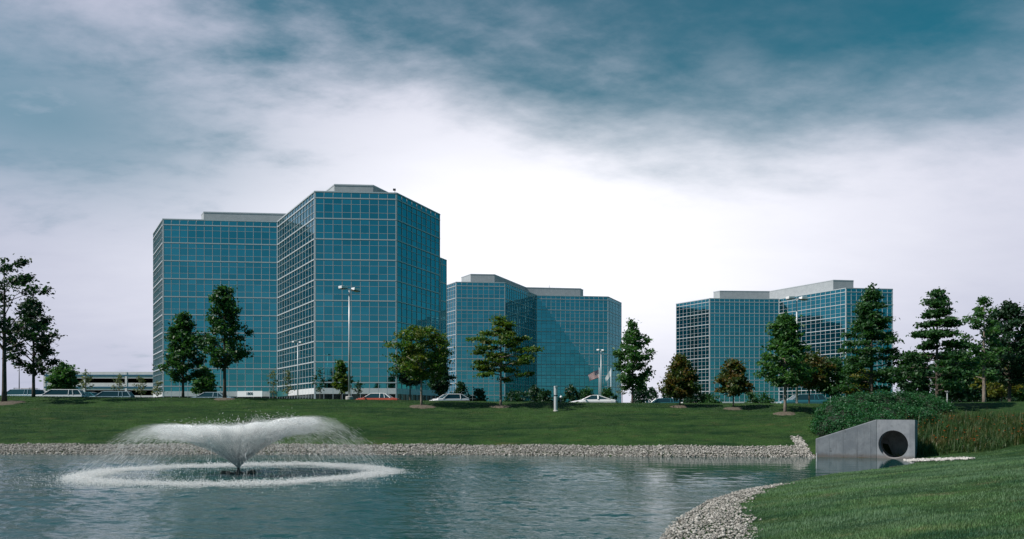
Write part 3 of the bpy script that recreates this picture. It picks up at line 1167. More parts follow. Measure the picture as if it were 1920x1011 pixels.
plant_tree(8, 482, -62, 74, 640, 'maple_tree', 'tall dark open crowned tree cut by the left edge of the photo', 'vase', 'dark', 11, base_py=755, style='up', nb=30, sub=4, per=30, clump=.62, gaps=.12, leaf=.16, flatc=.8)
plant_tree(63, 560, 14, 113, 702, 'maple_tree', 'dark rounded tree standing just right of the tree at the left edge', 'ovate', 'dark', 12, Y=62.2, style='up', nb=40, per=30, clump=.58, leaf=.15)
plant_tree(119, 686, 94, 144, 742, 'maple_tree', 'low bushy dark green tree in front of the left end of the garage', 'round', 'mid', 13, Y=92, style='up', nb=38, per=30, clump=.62, leaf=.2)
plant_tree(343, 588, 297, 388, 716, 'linden_tree', 'dark green pyramidal tree in front of the left side of the tallest tower', 'ovate', 'deep', 14, Y=62.4, style='up', nb=54, per=30, clump=.52, leaf=.15, flatc=.8)
plant_tree(421, 535, 376, 470, 690, 'linden_tree', 'tall egg shaped dark green tree rising from a small mulch ring, left of the sign', 'ovate', 'deep', 25, base_py=748, style='up', nb=58, per=30, clump=.52, leaf=.15, flatc=.8)
plant_tree(385, 694, 361, 406, 742, 'linden_tree', 'small green tree low between the two dark pyramidal trees', 'ovate', 'mid', 16, Y=84, style='up', nb=30, per=26, clump=.6, leaf=.2)
plant_tree(640, 678, 622, 659, 735, 'linden_tree', 'small olive green tree close beside the foot of the tall twin lamp mast', 'ovate', 'gold', 17, Y=82, style='up', nb=30, per=22, clump=.5, leaf=.17)
plant_tree(790, 611, 735, 846, 712, 'locust_tree', 'broad olive green tree on a mulch ring, right of the red car', 'round', 'gold', 18, base_py=762, style='wide', nb=60, per=26, clump=.62, leaf=.13, bark='barkpale', flatc=.5)
plant_tree(769, 655, 742, 800, 722, 'linden_tree', 'darker green tree partly hidden behind the broad olive green tree', 'ovate', 'bluegreen', 19, Y=80, style='up', nb=34, per=26, clump=.6, leaf=.19)
plant_tree(826, 660, 806, 850, 742, 'spruce_tree', 'blue green bushy tree rising behind the white hatchback', 'ovate', 'bluegreen', 20, Y=86, style='wide', nb=40, per=26, clump=.6, leaf=.18)
plant_tree(939, 596, 872, 1006, 712, 'locust_tree', 'open layered olive tree whose limbs cross the middle tower, between the white cars', 'oval', 'gold', 21, base_py=763, style='flat', nb=40, per=26, clump=.6, leaf=.13, gaps=.10, bark='barkpale', flatc=.34, sub=6, air=.9)
plant_tree(1186, 608, 1157, 1223, 728, 'maple_tree', 'slim green tree in the gap between the middle and right towers', 'oval', 'mid', 22, Y=64, style='up', nb=46, per=28, clump=.5, leaf=.15)
plant_tree(1275, 667, 1246, 1308, 748, 'oak_tree', 'bushy brownish green tree at the left corner of the right tower', 'ovate', 'rust', 23, base_py=762, style='wide', nb=44, per=28, clump=.5, leaf=.15)
plant_tree(1375, 677, 1342, 1408, 742, 'oak_tree', 'small round tree with rusty autumn leaves on a mulch ring', 'ovate', 'rust', 24, base_py=766, style='wide', nb=36, per=26, clump=.5, leaf=.15)
plant_tree(1472, 588, 1420, 1512, 730, 'oak_tree', 'mid green tree with a short bare trunk low on the lawn, left of the hedge', 'ovate', 'mid', 15, base_py=775, style='wide', nb=62, per=30, clump=.52, leaf=.14, flatc=.55, bark='barkpale')
plant_tree(1517, 664, 1492, 1562, 726, 'crabapple_tree', 'reddish brown leaning tree behind the mid green lawn tree', 'round', 'rust', 26, Y=63, style='wide', nb=34, per=26, clump=.55, leaf=.15, lean=.02)
plant_tree(1560, 672, 1530, 1600, 742, 'oak_tree', 'dark green low tree above the left end of the hedge', 'round', 'deep', 27, Y=64, style='wide', nb=34, per=26, clump=.55, leaf=.15)
plant_tree(1634, 532, 1578, 1702, 738, 'pin_oak_tree', 'tall ragged tree behind the hedge covering the right tower edge', 'cone', 'deep', 28, Y=56, style='flat', nb=70, per=30, clump=.60, leaf=.135, flatc=.55, gaps=.14, sub=6, air=.72)
plant_tree(1757, 540, 1688, 1822, 735, 'pin_oak_tree', 'tall conical tree with flat tiers of branches against the sky', 'cone', 'deep', 29, Y=52, style='flat', nb=66, per=32, clump=.58, leaf=.135, flatc=.42, gaps=.12, sub=6, air=.72, tier=.8)
plant_tree(1845, 555, 1803, 1880, 715, 'oak_tree', 'thin open crowned tree between the tiered tree and the right edge', 'oval', 'mid', 30, Y=60, style='wide', nb=38, per=22, clump=.52, leaf=.15, gaps=.2, bark='barkpale')
plant_tree(1893, 565, 1858, 1945, 720, 'oak_tree', 'dense dark tree cut by the right edge of the photo', 'oval', 'dark', 31, Y=64, style='up', nb=60, per=30, clump=.62, leaf=.17)
plant_tree(1605, 690, 1575, 1640, 745, 'ash_tree', 'small yellow leaved tree low behind the ragged tall tree', 'round', 'yellow', 32, Y=72, style='wide', nb=26, per=24, clump=.6, leaf=.18)
plant_tree(1878, 690, 1840, 1915, 745, 'ash_tree', 'small bright yellow green tree under the dense dark tree', 'round', 'yellow', 33, Y=84, style='wide', nb=22, per=22, clump=.6, leaf=.18)
# far trees at right, one by one
for i, (px, yt, xl, xr, Yd, lm, lab) in enumerate([
        (1715, 668, 1690, 1742, 105, 'dark', 'far dark tree low between the ragged tree and the tiered tree'),
        (1790, 655, 1752, 1825, 98, 'dark', 'far dark tree behind the globe path lamp'),
        (1832, 672, 1800, 1862, 108, 'bluegreen', 'far blue green tree left of the thin open tree trunk'),
        (1868, 650, 1832, 1900, 112, 'dark', 'far dark tree between the thin open tree and the dense tree'),
        (1922, 640, 1885, 1960, 104, 'deep', 'far green tree at the right edge behind the dense dark tree')]):
    plant_tree(px, yt, xl, xr, 748, 'woodland_tree', lab, 'round', lm, 60 + i, Y=Yd, style='up', nb=40, per=26, clump=1.0, leaf=.30, group='far trees at the right')
# the wood beyond, one mass
def far_wood():
    rng = np.random.default_rng(8)
    C, S = [], []
    for _ in range(900):
        Yd = rng.uniform(118, 150); px = rng.uniform(1682, 2040)
        x = P(px, Yd); g = gz(x, Yd)
        hmax = (4.6 + 1.6 * math.sin(px * .043) + 1.1 * math.sin(px * .11 + 1)) * (1 if px > 1760 else .62)
        C.append((x, Yd, g + hmax * rng.random() ** .8)); S.append(1.2)
    V, F = leaf_cloud(C, S, 22, .34, rng, .8)
    o = mesh_obj('far_wood', V, F, [L['dark']])
    tag(o, 'dark far off wood closing the view behind the trees at the right', 'wood', kind='stuff')


far_wood()
# sparse young trees
for i, (px, yt, xl, xr, Yd, yc, lab) in enumerate([
        (161, 700, 148, 176, 96, 730, 'thin nearly bare sapling in front of the garage, nearest to the bushy tree'),
        (223, 706, 210, 236, 100, 734, 'thin sapling in front of the middle of the garage'),
        (264, 708, 252, 276, 102, 738, 'thin sapling in front of the right end of the garage'),
        (296, 715, 286, 308, 104, 742, 'thin pale sapling at the left foot of the tallest tower'),
        (512, 697, 500, 524, 90, 742, 'pale sapling just right of the white entrance sign'),
        (540, 697, 528, 553, 92, 740, 'pale yellow green sapling in the inner corner of the tallest tower'),
        (600, 692, 586, 616, 94, 738, 'sparse blue green sapling under the right front of the tallest tower'),
        (672, 716, 662, 684, 94, 742, 'very small bare sapling left of the red car'),
        (1167, 700, 1156, 1180, 110, 742, 'pale bare sapling left of the slim green tree'),
        (1222, 728, 1205, 1238, 112, 750, 'small rounded tree right of the slim green tree'),
        (1250, 722, 1238, 1264, 116, 750, 'small tree behind the blue car, left of the brownish tree')]):
    plant_tree(px, yt, xl, xr, yc, 'sapling', lab, 'ovate', 'pale' if i < 6 or i == 8 else 'bluegreen', 80 + i, Y=Yd, style='up', nb=14, per=(3 if i < 5 or i in (7, 8) else 7) if i < 9 else 22, clump=.5, leaf=.15, r0=.05, bark='barkpale', group='young trees')
# shrubs at the foot of the middle and right towers
for i, (px, yt, hw, Yd, lm, lab) in enumerate([
        (865, 716, 16, 190, 'dark', 'dark conical shrub at the left corner of the middle tower'),
        (898, 728, 14, 185, 'dark', 'dark shrub behind the white hatchback, at the middle tower'),
        (970, 735, 26, 120, 'bluegreen', 'spreading blue green shrub right of the layered tree trunk'),
        (1003, 722, 16, 118, 'dark', 'tall dark shrub at the inner corner of the middle tower'),
        (1024, 730, 14, 112, 'dark', 'dark shrub left of the pale bollard post'),
        (1073, 722, 16, 125, 'dark', 'dark rounded shrub above the front of the white coupe'),
        (1099, 728, 13, 130, 'deep', 'green shrub left of the striped flag pole'),
        (1140, 730, 16, 132, 'deep', 'green shrub between the flagpoles and the slim tree'),
        (1200, 718, 14, 92, 'bluegreen', 'conifer like shrub right behind the slim green tree trunk'),
        (1302, 716, 20, 62.6, 'bluegreen', 'dark blue green shrub right of the brownish tree'),
        (1420, 735, 28, 100, 'deep', 'low green shrub row left of the mid green lawn tree'),
        (1330, 742, 22, 92, 'deep', 'low shrub at the left front of the right tower')]):
    x = P(px, Yd); g = gz(x, Yd)
    top = EYE + (CY - yt) / FPX * Yd
    shrub('shrub', lab, 'shrub', x, Yd, g, top - g, hw / FPX * Yd, lm, 120 + i, leaf=.14 * Yd / 75, n=50, clump=.45 * (Yd / 80) ** .7, group='shrubs at the tower feet')
for px, py, r, lab in [(421, 749, 1.25, 'small brown mulch ring under the tall egg shaped tree'), (790, 763, 1.45, 'wide brown mulch ring under the broad olive tree'),
                       (939, 763, 1.15, 'brown mulch ring under the layered olive tree'), (1275, 763, 1.05, 'brown mulch ring under the brownish green tree'),
                       (1375, 767, 1.0, 'brown mulch ring under the rusty leaved tree'), (1472, 776, 1.0, 'brown mulch ring under the mid green lawn tree'),
                       (8, 756, 1.9, 'brown mulch ring at the left edge of the lawn')]:
    x, y, z = on_slope(px, py)
    mulch(lab, x, y, r * .78, int(px))


def hedge():
    """the big clipped mass above the culvert"""
    rng = np.random.default_rng(5)
    root = empty('hedge', (22, 45.5, gz(22, 45.5)))
    tag(root, 'large dense rounded green hedge growing above the concrete culvert', 'hedge')
    blobs = []
    # (px, top row, depth)
    for px, yt, Yd in [(1566, 752, 45.5), (1566, 775, 43.8), (1580, 742, 47.5), (1590, 762, 44.5), (1615, 735, 49.5), (1625, 755, 46), (1650, 733, 50), (1655, 757, 45.5), (1690, 735, 50),
                       (1688, 760, 45.5), (1725, 737, 51), (1720, 765, 46), (1745, 748, 50), (1592, 786, 43.0), (1618, 778, 43.3), (1648, 772, 43.5)]:
        x = P(px, Yd); g = gz(x, Yd); top = EYE + (CY - yt) / FPX * Yd
        blobs.append((x, Yd, g, max(.5, top - g)))
    C, S = [], []
    for x, y, g, h in blobs:
        for _ in range(150):
            a = rng.uniform(0, 6.28); ph = np.arccos(rng.uniform(-.1, 1))
            r = rng.uniform(.82, 1.0)
            C.append((x + 1.35 * r * math.sin(ph) * math.cos(a) - 22, y + 1.5 * r * math.sin(ph) * math.sin(a) - 45.5, g + h * (.15 + .83 * math.cos(ph)) * r - root.location.z))
            S.append(.30)
    V, F = leaf_cloud(C, S, 30, .060, rng, .8, .5)
    mesh_obj('foliage', V, F, [L['hedge']], root)
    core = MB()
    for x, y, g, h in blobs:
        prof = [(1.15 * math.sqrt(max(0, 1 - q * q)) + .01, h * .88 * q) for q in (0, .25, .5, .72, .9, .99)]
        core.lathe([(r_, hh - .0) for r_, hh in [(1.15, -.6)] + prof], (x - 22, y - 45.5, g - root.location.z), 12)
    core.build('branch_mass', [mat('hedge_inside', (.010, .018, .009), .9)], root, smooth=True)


hedge()


def blades(name, label, xs, ys, h, w, m, rng, bend=.35, cat=None, z_of=None, seg=1):
    n = len(xs)
    z = height(xs, ys) if z_of is None else z_of
    a = rng.uniform(0, 6.28, n)
    hh = h * rng.uniform(.55, 1.25, n); ww = w * rng.uniform(.6, 1.3, n)
    dx, dy = np.cos(a), np.sin(a)
    bx, by = np.cos(a + 1.57), np.sin(a + 1.57)
    bd = hh * bend * rng.uniform(.1, 1.4, n)
    base1 = np.stack([xs - dx * ww, ys - dy * ww, z - .02], 1)
    base2 = np.stack([xs + dx * ww, ys + dy * ww, z - .02], 1)
    if seg == 1:
        tip = np.stack([xs + bx * bd, ys + by * bd, z + hh], 1)
        V = np.stack([base1, base2, tip], 1).reshape(-1, 3)
        F = np.arange(n * 3).reshape(-1, 3)
    else:
        m1 = np.stack([xs + bx * bd * .35 - dx * ww * .8, ys + by * bd * .35 - dy * ww * .8, z + hh * .62], 1)
        m2 = np.stack([xs + bx * bd * .35 + dx * ww * .8, ys + by * bd * .35 + dy * ww * .8, z + hh * .62], 1)
        t1 = np.stack([xs + bx * bd * 1.3 - dx * ww * .1, ys + by * bd * 1.3 - dy * ww * .1, z + hh * .95], 1)
        t2 = np.stack([xs + bx * bd * 1.3 + dx * ww * .1, ys + by * bd * 1.3 + dy * ww * .1, z + hh * .95], 1)
        V = np.stack([base1, base2, m1, m2, t1, t2], 1).reshape(-1, 3)
        i = np.arange(n)[:, None] * 6
        F = np.concatenate([i + np.array([[0, 1, 3, 2]]), i + np.array([[2, 3, 5, 4]])])
    o = mesh_obj(name, V, F, [m])
    return tag(o, label, cat, kind='stuff')


def ground_cover():
    rng = np.random.default_rng(21)
    # short grass on the near bank, denser close to the camera
    X, Yv = [], []
    n = 330000
    ys = 9 + (39 - 9) * rng.random(n) ** 1.6
    xs = rng.uniform(.35, .80, n) * ys + rng.uniform(-3.5, 1.5, n)
    xs = np.where(rng.random(n) < .35, rng.uniform(2, 27, n), xs)
    d = pond_sd(xs, ys)
    v = ys - np.interp(xs, *YS)
    k = (d > .25) & (xs < ys * .80 + .5) & (v < .5) & ~strip_mask(xs, ys, d, rng)
    xs, ys = xs[k], ys[k]
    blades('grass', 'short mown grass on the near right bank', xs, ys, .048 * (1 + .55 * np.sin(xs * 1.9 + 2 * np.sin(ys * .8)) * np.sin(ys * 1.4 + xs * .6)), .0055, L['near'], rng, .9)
    # far slope: tufts that roughen the lawn and its skyline
    n = 150000
    xs = rng.uniform(-50, 34, n); ys = rng.uniform(42, 64, n)
    v = ys - np.interp(xs, *YS)
    k = (v > 2.1) & (np.abs(xs) < ys * .78)
    blades('grass', 'mown grass on the slope beyond the pond', xs[k], ys[k], .065, .016, L['blade'], rng, .7)
    # daylily bank right of the culvert
    n = 15000
    xs = rng.uniform(21.0, 36, n); ys = rng.uniform(37.3, 47.5, n)
    v = ys - np.interp(xs, *YS)
    front = 38.3 + .25 * np.sin(xs * 2.1) - np.clip(xs - 25, 0, 9) * .1
    k = (ys > front) & (xs < ys * .78) & (xs > 21.9 + .12 * (ys - 38)) & (v < 9.5)
    xs, ys = xs[k], ys[k]
    blades('daylily_leaves', 'tangled daylily and reed leaves right of the culvert', xs, ys, .62, .016, L['reed'], rng, .75, seg=2)
    # a few taller reeds
    n = 420
    xs = rng.uniform(21.9, 33, n); ys = rng.uniform(38.5, 45, n)
    k = xs < ys * .78
    blades('reed_stems', 'tall thin reed stems standing above the daylily leaves', xs[k], ys[k], 1.25, .012, L['reed'], rng, .15, seg=2)
    # orange flowers: six petals each
    n = 110
    cx = rng.uniform(22.3, 33, n); cy = rng.uniform(38.6, 44.5, n)
    cz = height(cx, cy) + rng.uniform(.55, .85, n)
    V, F = [], []
    for a, b, c in zip(cx, cy, cz):
        if a > b * .78: continue
        t0 = rng.uniform(0, 6.28); s = rng.uniform(.035, .055)
        for q in range(6):
            t = t0 + q * 1.047
            i = len(V)
            V += [(a, b, c), (a + s * math.cos(t - .35), b + s * math.sin(t - .35), c + s * .7), (a + 1.6 * s * math.cos(t), b + 1.6 * s * math.sin(t), c + s * .6), (a + s * math.cos(t + .35), b + s * math.sin(t + .35), c + s * .7)]
            F.append((i, i + 1, i + 2, i + 3))
    o = mesh_obj('daylily_flowers', np.array(V), np.array(F), [mat('petal_orange', (.75, .16, .02), .6)])
    tag(o, 'orange daylily flowers scattered over the leaves', kind='stuff')


STRIP = (np.array([8.0, 10, 13, 16.3, 19.7, 22.4, 23.6, 24.2]), np.array([2.6, 2.3, 1.75, 1.35, 1.0, .75, .45, 0]))


def strip_mask(xs, ys, d, rng=None):
    """stone edging of the near shore"""
    w = np.interp(ys, *STRIP, left=2.6, right=0)
    w = w + .10 * np.sin(ys * 1.3 + 1) + .07 * np.sin(ys * 3.1 + xs) + .05 * np.sin(ys * 7.7 + xs * 4) + (rng.normal(0, .10, np.shape(xs)) if rng is not None else np.random.default_rng(4).normal(0, .10, np.shape(xs)))
    return (d < w) & (xs < 10) & (ys < 24.2)


def stones(name, label, pos, size, m, seed, coarse=False):
    rng = np.random.default_rng(seed)
    ph = (1 + 5 ** .5) / 2
    ico = np.array([(-1, ph, 0), (1, ph, 0), (-1, -ph, 0), (1, -ph, 0), (0, -1, ph), (0, 1, ph), (0, -1, -ph), (0, 1, -ph), (ph, 0, -1), (ph, 0, 1), (-ph, 0, -1), (-ph, 0, 1)], float)
    ico /= np.linalg.norm(ico[0])
    fc = np.array([(0, 11, 5), (0, 5, 1), (0, 1, 7), (0, 7, 10), (0, 10, 11), (1, 5, 9), (5, 11, 4), (11, 10, 2), (10, 7, 6), (7, 1, 8), (3, 9, 4), (3, 4, 2), (3, 2, 6), (3, 6, 8), (3, 8, 9), (4, 9, 5), (2, 4, 11), (6, 2, 10), (8, 6, 7), (9, 8, 1)])
    if coarse:
        ico = np.array([(1, 0, 0), (0, 1, 0), (-1, 0, 0), (0, -1, 0), (0, 0, 1), (0, 0, -1)], float)
        fc = np.array([(0, 1, 4), (1, 2, 4), (2, 3, 4), (3, 0, 4), (1, 0, 5), (2, 1, 5), (3, 2, 5), (0, 3, 5)])
    q = len(ico)
    n = len(pos)
    s = size * rng.lognormal(0, .32, n)
    sc = np.stack([rng.uniform(.8, 1.3, n), rng.uniform(.7, 1.1, n), rng.uniform(.5, .85, n)], 1) * s[:, None] * .5
    V = ico[None] * (1 + rng.uniform(-.22, .22, (n, q, 1))) * sc[:, None, :]
    a = rng.uniform(0, 6.28, n)
    ca, sa = np.cos(a)[:, None], np.sin(a)[:, None]
    x = V[..., 0] * ca - V[..., 1] * sa; y = V[..., 0] * sa + V[..., 1] * ca
    V = np.stack([x, y, V[..., 2]], 2) + np.asarray(pos)[:, None, :]
    F = (np.arange(n)[:, None, None] * q + fc[None]).reshape(-1, 3)
    o = mesh_obj(name, V.reshape(-1, 3), F, [m])
    return tag(o, label, kind='stuff')


def gravel():
    rng = np.random.default_rng(3)
    # far shore band
    n = 36000
    xs = np.where(rng.random(n) < .9, rng.uniform(-36, 17.6, n), rng.uniform(-60, -36, n))
    v = rng.uniform(-.25, 1.62, n) + .08 * np.sin(xs * .8)
    ys = np.interp(xs, *YS) + v
    z = height(xs, ys) + .02 + rng.uniform(-.02, .05, n)
    z = np.maximum(z, -.06)
    stones('shore_stones', 'band of pale stones along the far shore of the pond', np.stack([xs, ys, z], 1), .088, M['stone'], 31, True)
    # stone tongue climbing beside the hedge's left end
    n = 420
    t = rng.random(n)
    xs = 17.3 + .8 * t + rng.uniform(-.35, .25, n); ys = 40.6 + t * 3.4 + rng.uniform(-.3, .3, n)
    stones('shore_stones', 'tongue of pale stones climbing left of the culvert wing wall', np.stack([xs, ys, height(xs, ys) + .02], 1), .105, M['stone'], 32)
    # near shore strip
    n = 62000
    ys = rng.uniform(8.5, 24.2, n); xs = rng.uniform(-1, 10, n)
    d = pond_sd(xs, ys)
    k = strip_mask(xs, ys, d) & (d > -.35)
    xs, ys = xs[k], ys[k]
    z = height(xs, ys) + .012 + rng.uniform(-.01, .03, len(xs))
    stones('shore_stones', 'strip of pale stones between the near lawn and the water', np.stack([xs, ys, z], 1), .042, M['stone'], 33)
    # patch beside the culvert mouth
    n = 900
    t = rng.random(n)
    xs = 20.9 + 2.5 * t; ys = 36.5 - 1.3 * t + rng.normal(0, .50, n) * (1 - .6 * t)
    stones('shore_stones', 'patch of white stones in front of the daylilies by the culvert mouth', np.stack([xs, ys, height(xs, ys) + .05], 1), .11, M['stonew'], 34)


ground_cover()
gravel()


# ------------------------------------------------------------------ culvert
def culvert():
    # headwall runs from the wing wall to the right cheek; the pipe points into the bank
    a = Vector((20.60, 39.00)); b = Vector((21.68, 37.68))          # mouth wall, left and right ends on the water line
    w0 = Vector((17.65, 40.10))                                     # low end of the wing wall
    root = empty('culvert', ((a.x + b.x) / 2, (a.y + b.y) / 2, 0))
    tag(root, 'grey concrete culvert with sloping wing wall and round dark pipe mouth at the pond edge', 'culvert')
    o = Vector((root.location.x, root.location.y))
    H = EYE + (CY - 787) / FPX * 38.9
    # wing wall: a sloping topped slab
    d = (a - w0).normalized(); n = Vector((d.y, -d.x)); th = .3
    hl = EYE + (CY - 823) / FPX * 40.1
    mb = MB()
    c = [(w0, -.6, hl), (a, -.6, H)]
    q0, q1, r0, r1 = w0 - o, a - o, w0 - n * th - o, a - n * th - o
    mb.add([(q0.x, q0.y, -.6), (q1.x, q1.y, -.6), (q1.x, q1.y, H), (q0.x, q0.y, hl), (r0.x, r0.y, -.6), (r1.x, r1.y, -.6), (r1.x, r1.y, H), (r0.x, r0.y, hl)],
           [(0, 1, 2, 3), (5, 4, 7, 6), (3, 2, 6, 7), (4, 0, 3, 7), (1, 5, 6, 2), (0, 4, 5, 1)])
    wob = mb.build('wing_wall', [M['conc']], root)
    bv = wob.modifiers.new('bevel', 'BEVEL'); bv.width = .025; bv.segments = 2
    # mouth wall with a round opening
    d = (b - a).normalized(); n = Vector((d.y, -d.x)); L_ = (b - a).length
    n = -n if n.y > 0 else n
    r = .78; uc = L_ * .505; zc = .80
    seg = 40
    outer = []
    circ = []
    for k in range(seg):
        t = 2 * math.pi * k / seg
        cx, cz = math.cos(t), math.sin(t)
        circ.append((uc + r * cx, zc + r * cz))
        # project to the wall's rectangle
        s = min(((L_ - uc) if cx > 0 else uc) / max(abs(cx), 1e-6), ((H - zc) if cz > 0 else (zc + .6)) / max(abs(cz), 1e-6))
        outer.append((uc + s * cx, zc + s * cz))
    th = .32
    def w3(u, z, back):
        p = a + d * u - n * back - o
        return (p.x, p.y, z)
    V, F = [], []
    for back in (0, th):
        V += [w3(u, z, back) for u, z in outer] + [w3(u, z, back) for u, z in circ]
    for k in range(seg):
        k2 = (k + 1) % seg
        F.append((k, k2, seg + k2, seg + k))
        F.append((2 * seg + k2, 2 * seg + k, 3 * seg + k, 3 * seg + k2))
        F.append((k2, k, 2 * seg + k, 2 * seg + k2))
    # exact corners of the rectangle
    cr = [(0, -.6), (L_, -.6), (L_, H), (0, H)]
    for cu_, cz_ in cr:
        best = min(range(seg), key=lambda q: (outer[q][0] - cu_) ** 2 + (outer[q][1] - cz_) ** 2)
        V[best] = w3(cu_, cz_, 0); V[2 * seg + best] = w3(cu_, cz_, th)
    mw = mesh_obj('mouth_wall', V, F, [M['conc']], root)
    for k in range(4):                                   # cast joint lines, proud fins of laitance
        u = (.22, .45, .68, .90)[k]
        p = w0.lerp(a, u) - o; hh = hl + (H - hl) * u
        dd_ = (a - w0).normalized(); nn_ = Vector((dd_.y, -dd_.x))
        jb = MB(); jb.box((p.x + nn_.x * .004, p.y + nn_.y * .004, hh / 2 - .05), (.007, .012, hh - .1), Matrix(((dd_.x, -nn_.x, 0), (dd_.y, -nn_.y, 0), (0, 0, 1))))
        jb.build('form_joint', [M['conc']], wob)
    # pipe barrel: inner and outer skin, running back into the bank
    mb = MB()
    ax = Vector((.55, .83)).normalized()
    V, F = [], []
    for j, dist in enumerate((-.0, .6, 1.2, 1.8, 2.4)):
        for rr in (r, r + .04):
            for k in range(seg):
                t = 2 * math.pi * k / seg
                p = a + d * (uc + rr * math.cos(t)) - n * (th * .0 + .012) + ax * dist - o
                V.append((p.x, p.y, zc + rr * math.sin(t)))
    for j in range(4):
        for q in range(2):
            b0 = (j * 2 + q) * seg; b1 = b0 + 2 * seg
            for k in range(seg):
                k2 = (k + 1) % seg
                F.append((b0 + k, b0 + k2, b1 + k2, b1 + k))
    F.append(tuple(8 * seg + k for k in range(seg)))
    mesh_obj('pipe', V, F, [noisy('pipe_concrete', (.24, .24, .25), (.34, .335, .34), 3, .85, .2)], root, smooth=True)
    # right cheek wall, set back and stepping down
    e = Vector((22.95, 39.6))
    d = (e - b).normalized(); n = Vector((d.y, -d.x))
    q0, q1 = b - o, e - o; r0, r1 = b + n * .26 - o, e + n * .26 - o
    mb = MB()
    mb.add([(q0.x, q0.y, -.5), (q1.x, q1.y, -.5), (q1.x, q1.y, H - .05), (q0.x, q0.y, H), (r0.x, r0.y, -.5), (r1.x, r1.y, -.5), (r1.x, r1.y, H - .05), (r0.x, r0.y, H)],
           [(0, 1, 2, 3), (5, 4, 7, 6), (3, 2, 6, 7), (4, 0, 3, 7), (1, 5, 6, 2), (0, 4, 5, 1)])
    mb.build('cheek_wall', [M['conc']], root)
    # thin stake in the water by the wing wall
    x, y = P(1531, 36.2), 36.2
    mb = MB().tube([(0, 0, -.5), (0, 0, .02), (.01, 0, .42)], .022, 6)
    mb.tube([(0, 0, .40), (0, 0, .44)], .03, 6)
    o2 = mb.build('marker_stake', [M['pole']], None, loc=(x, y, 0))
    tag(o2, 'thin pale stake standing in the water left of the culvert', 'stake')


culvert()


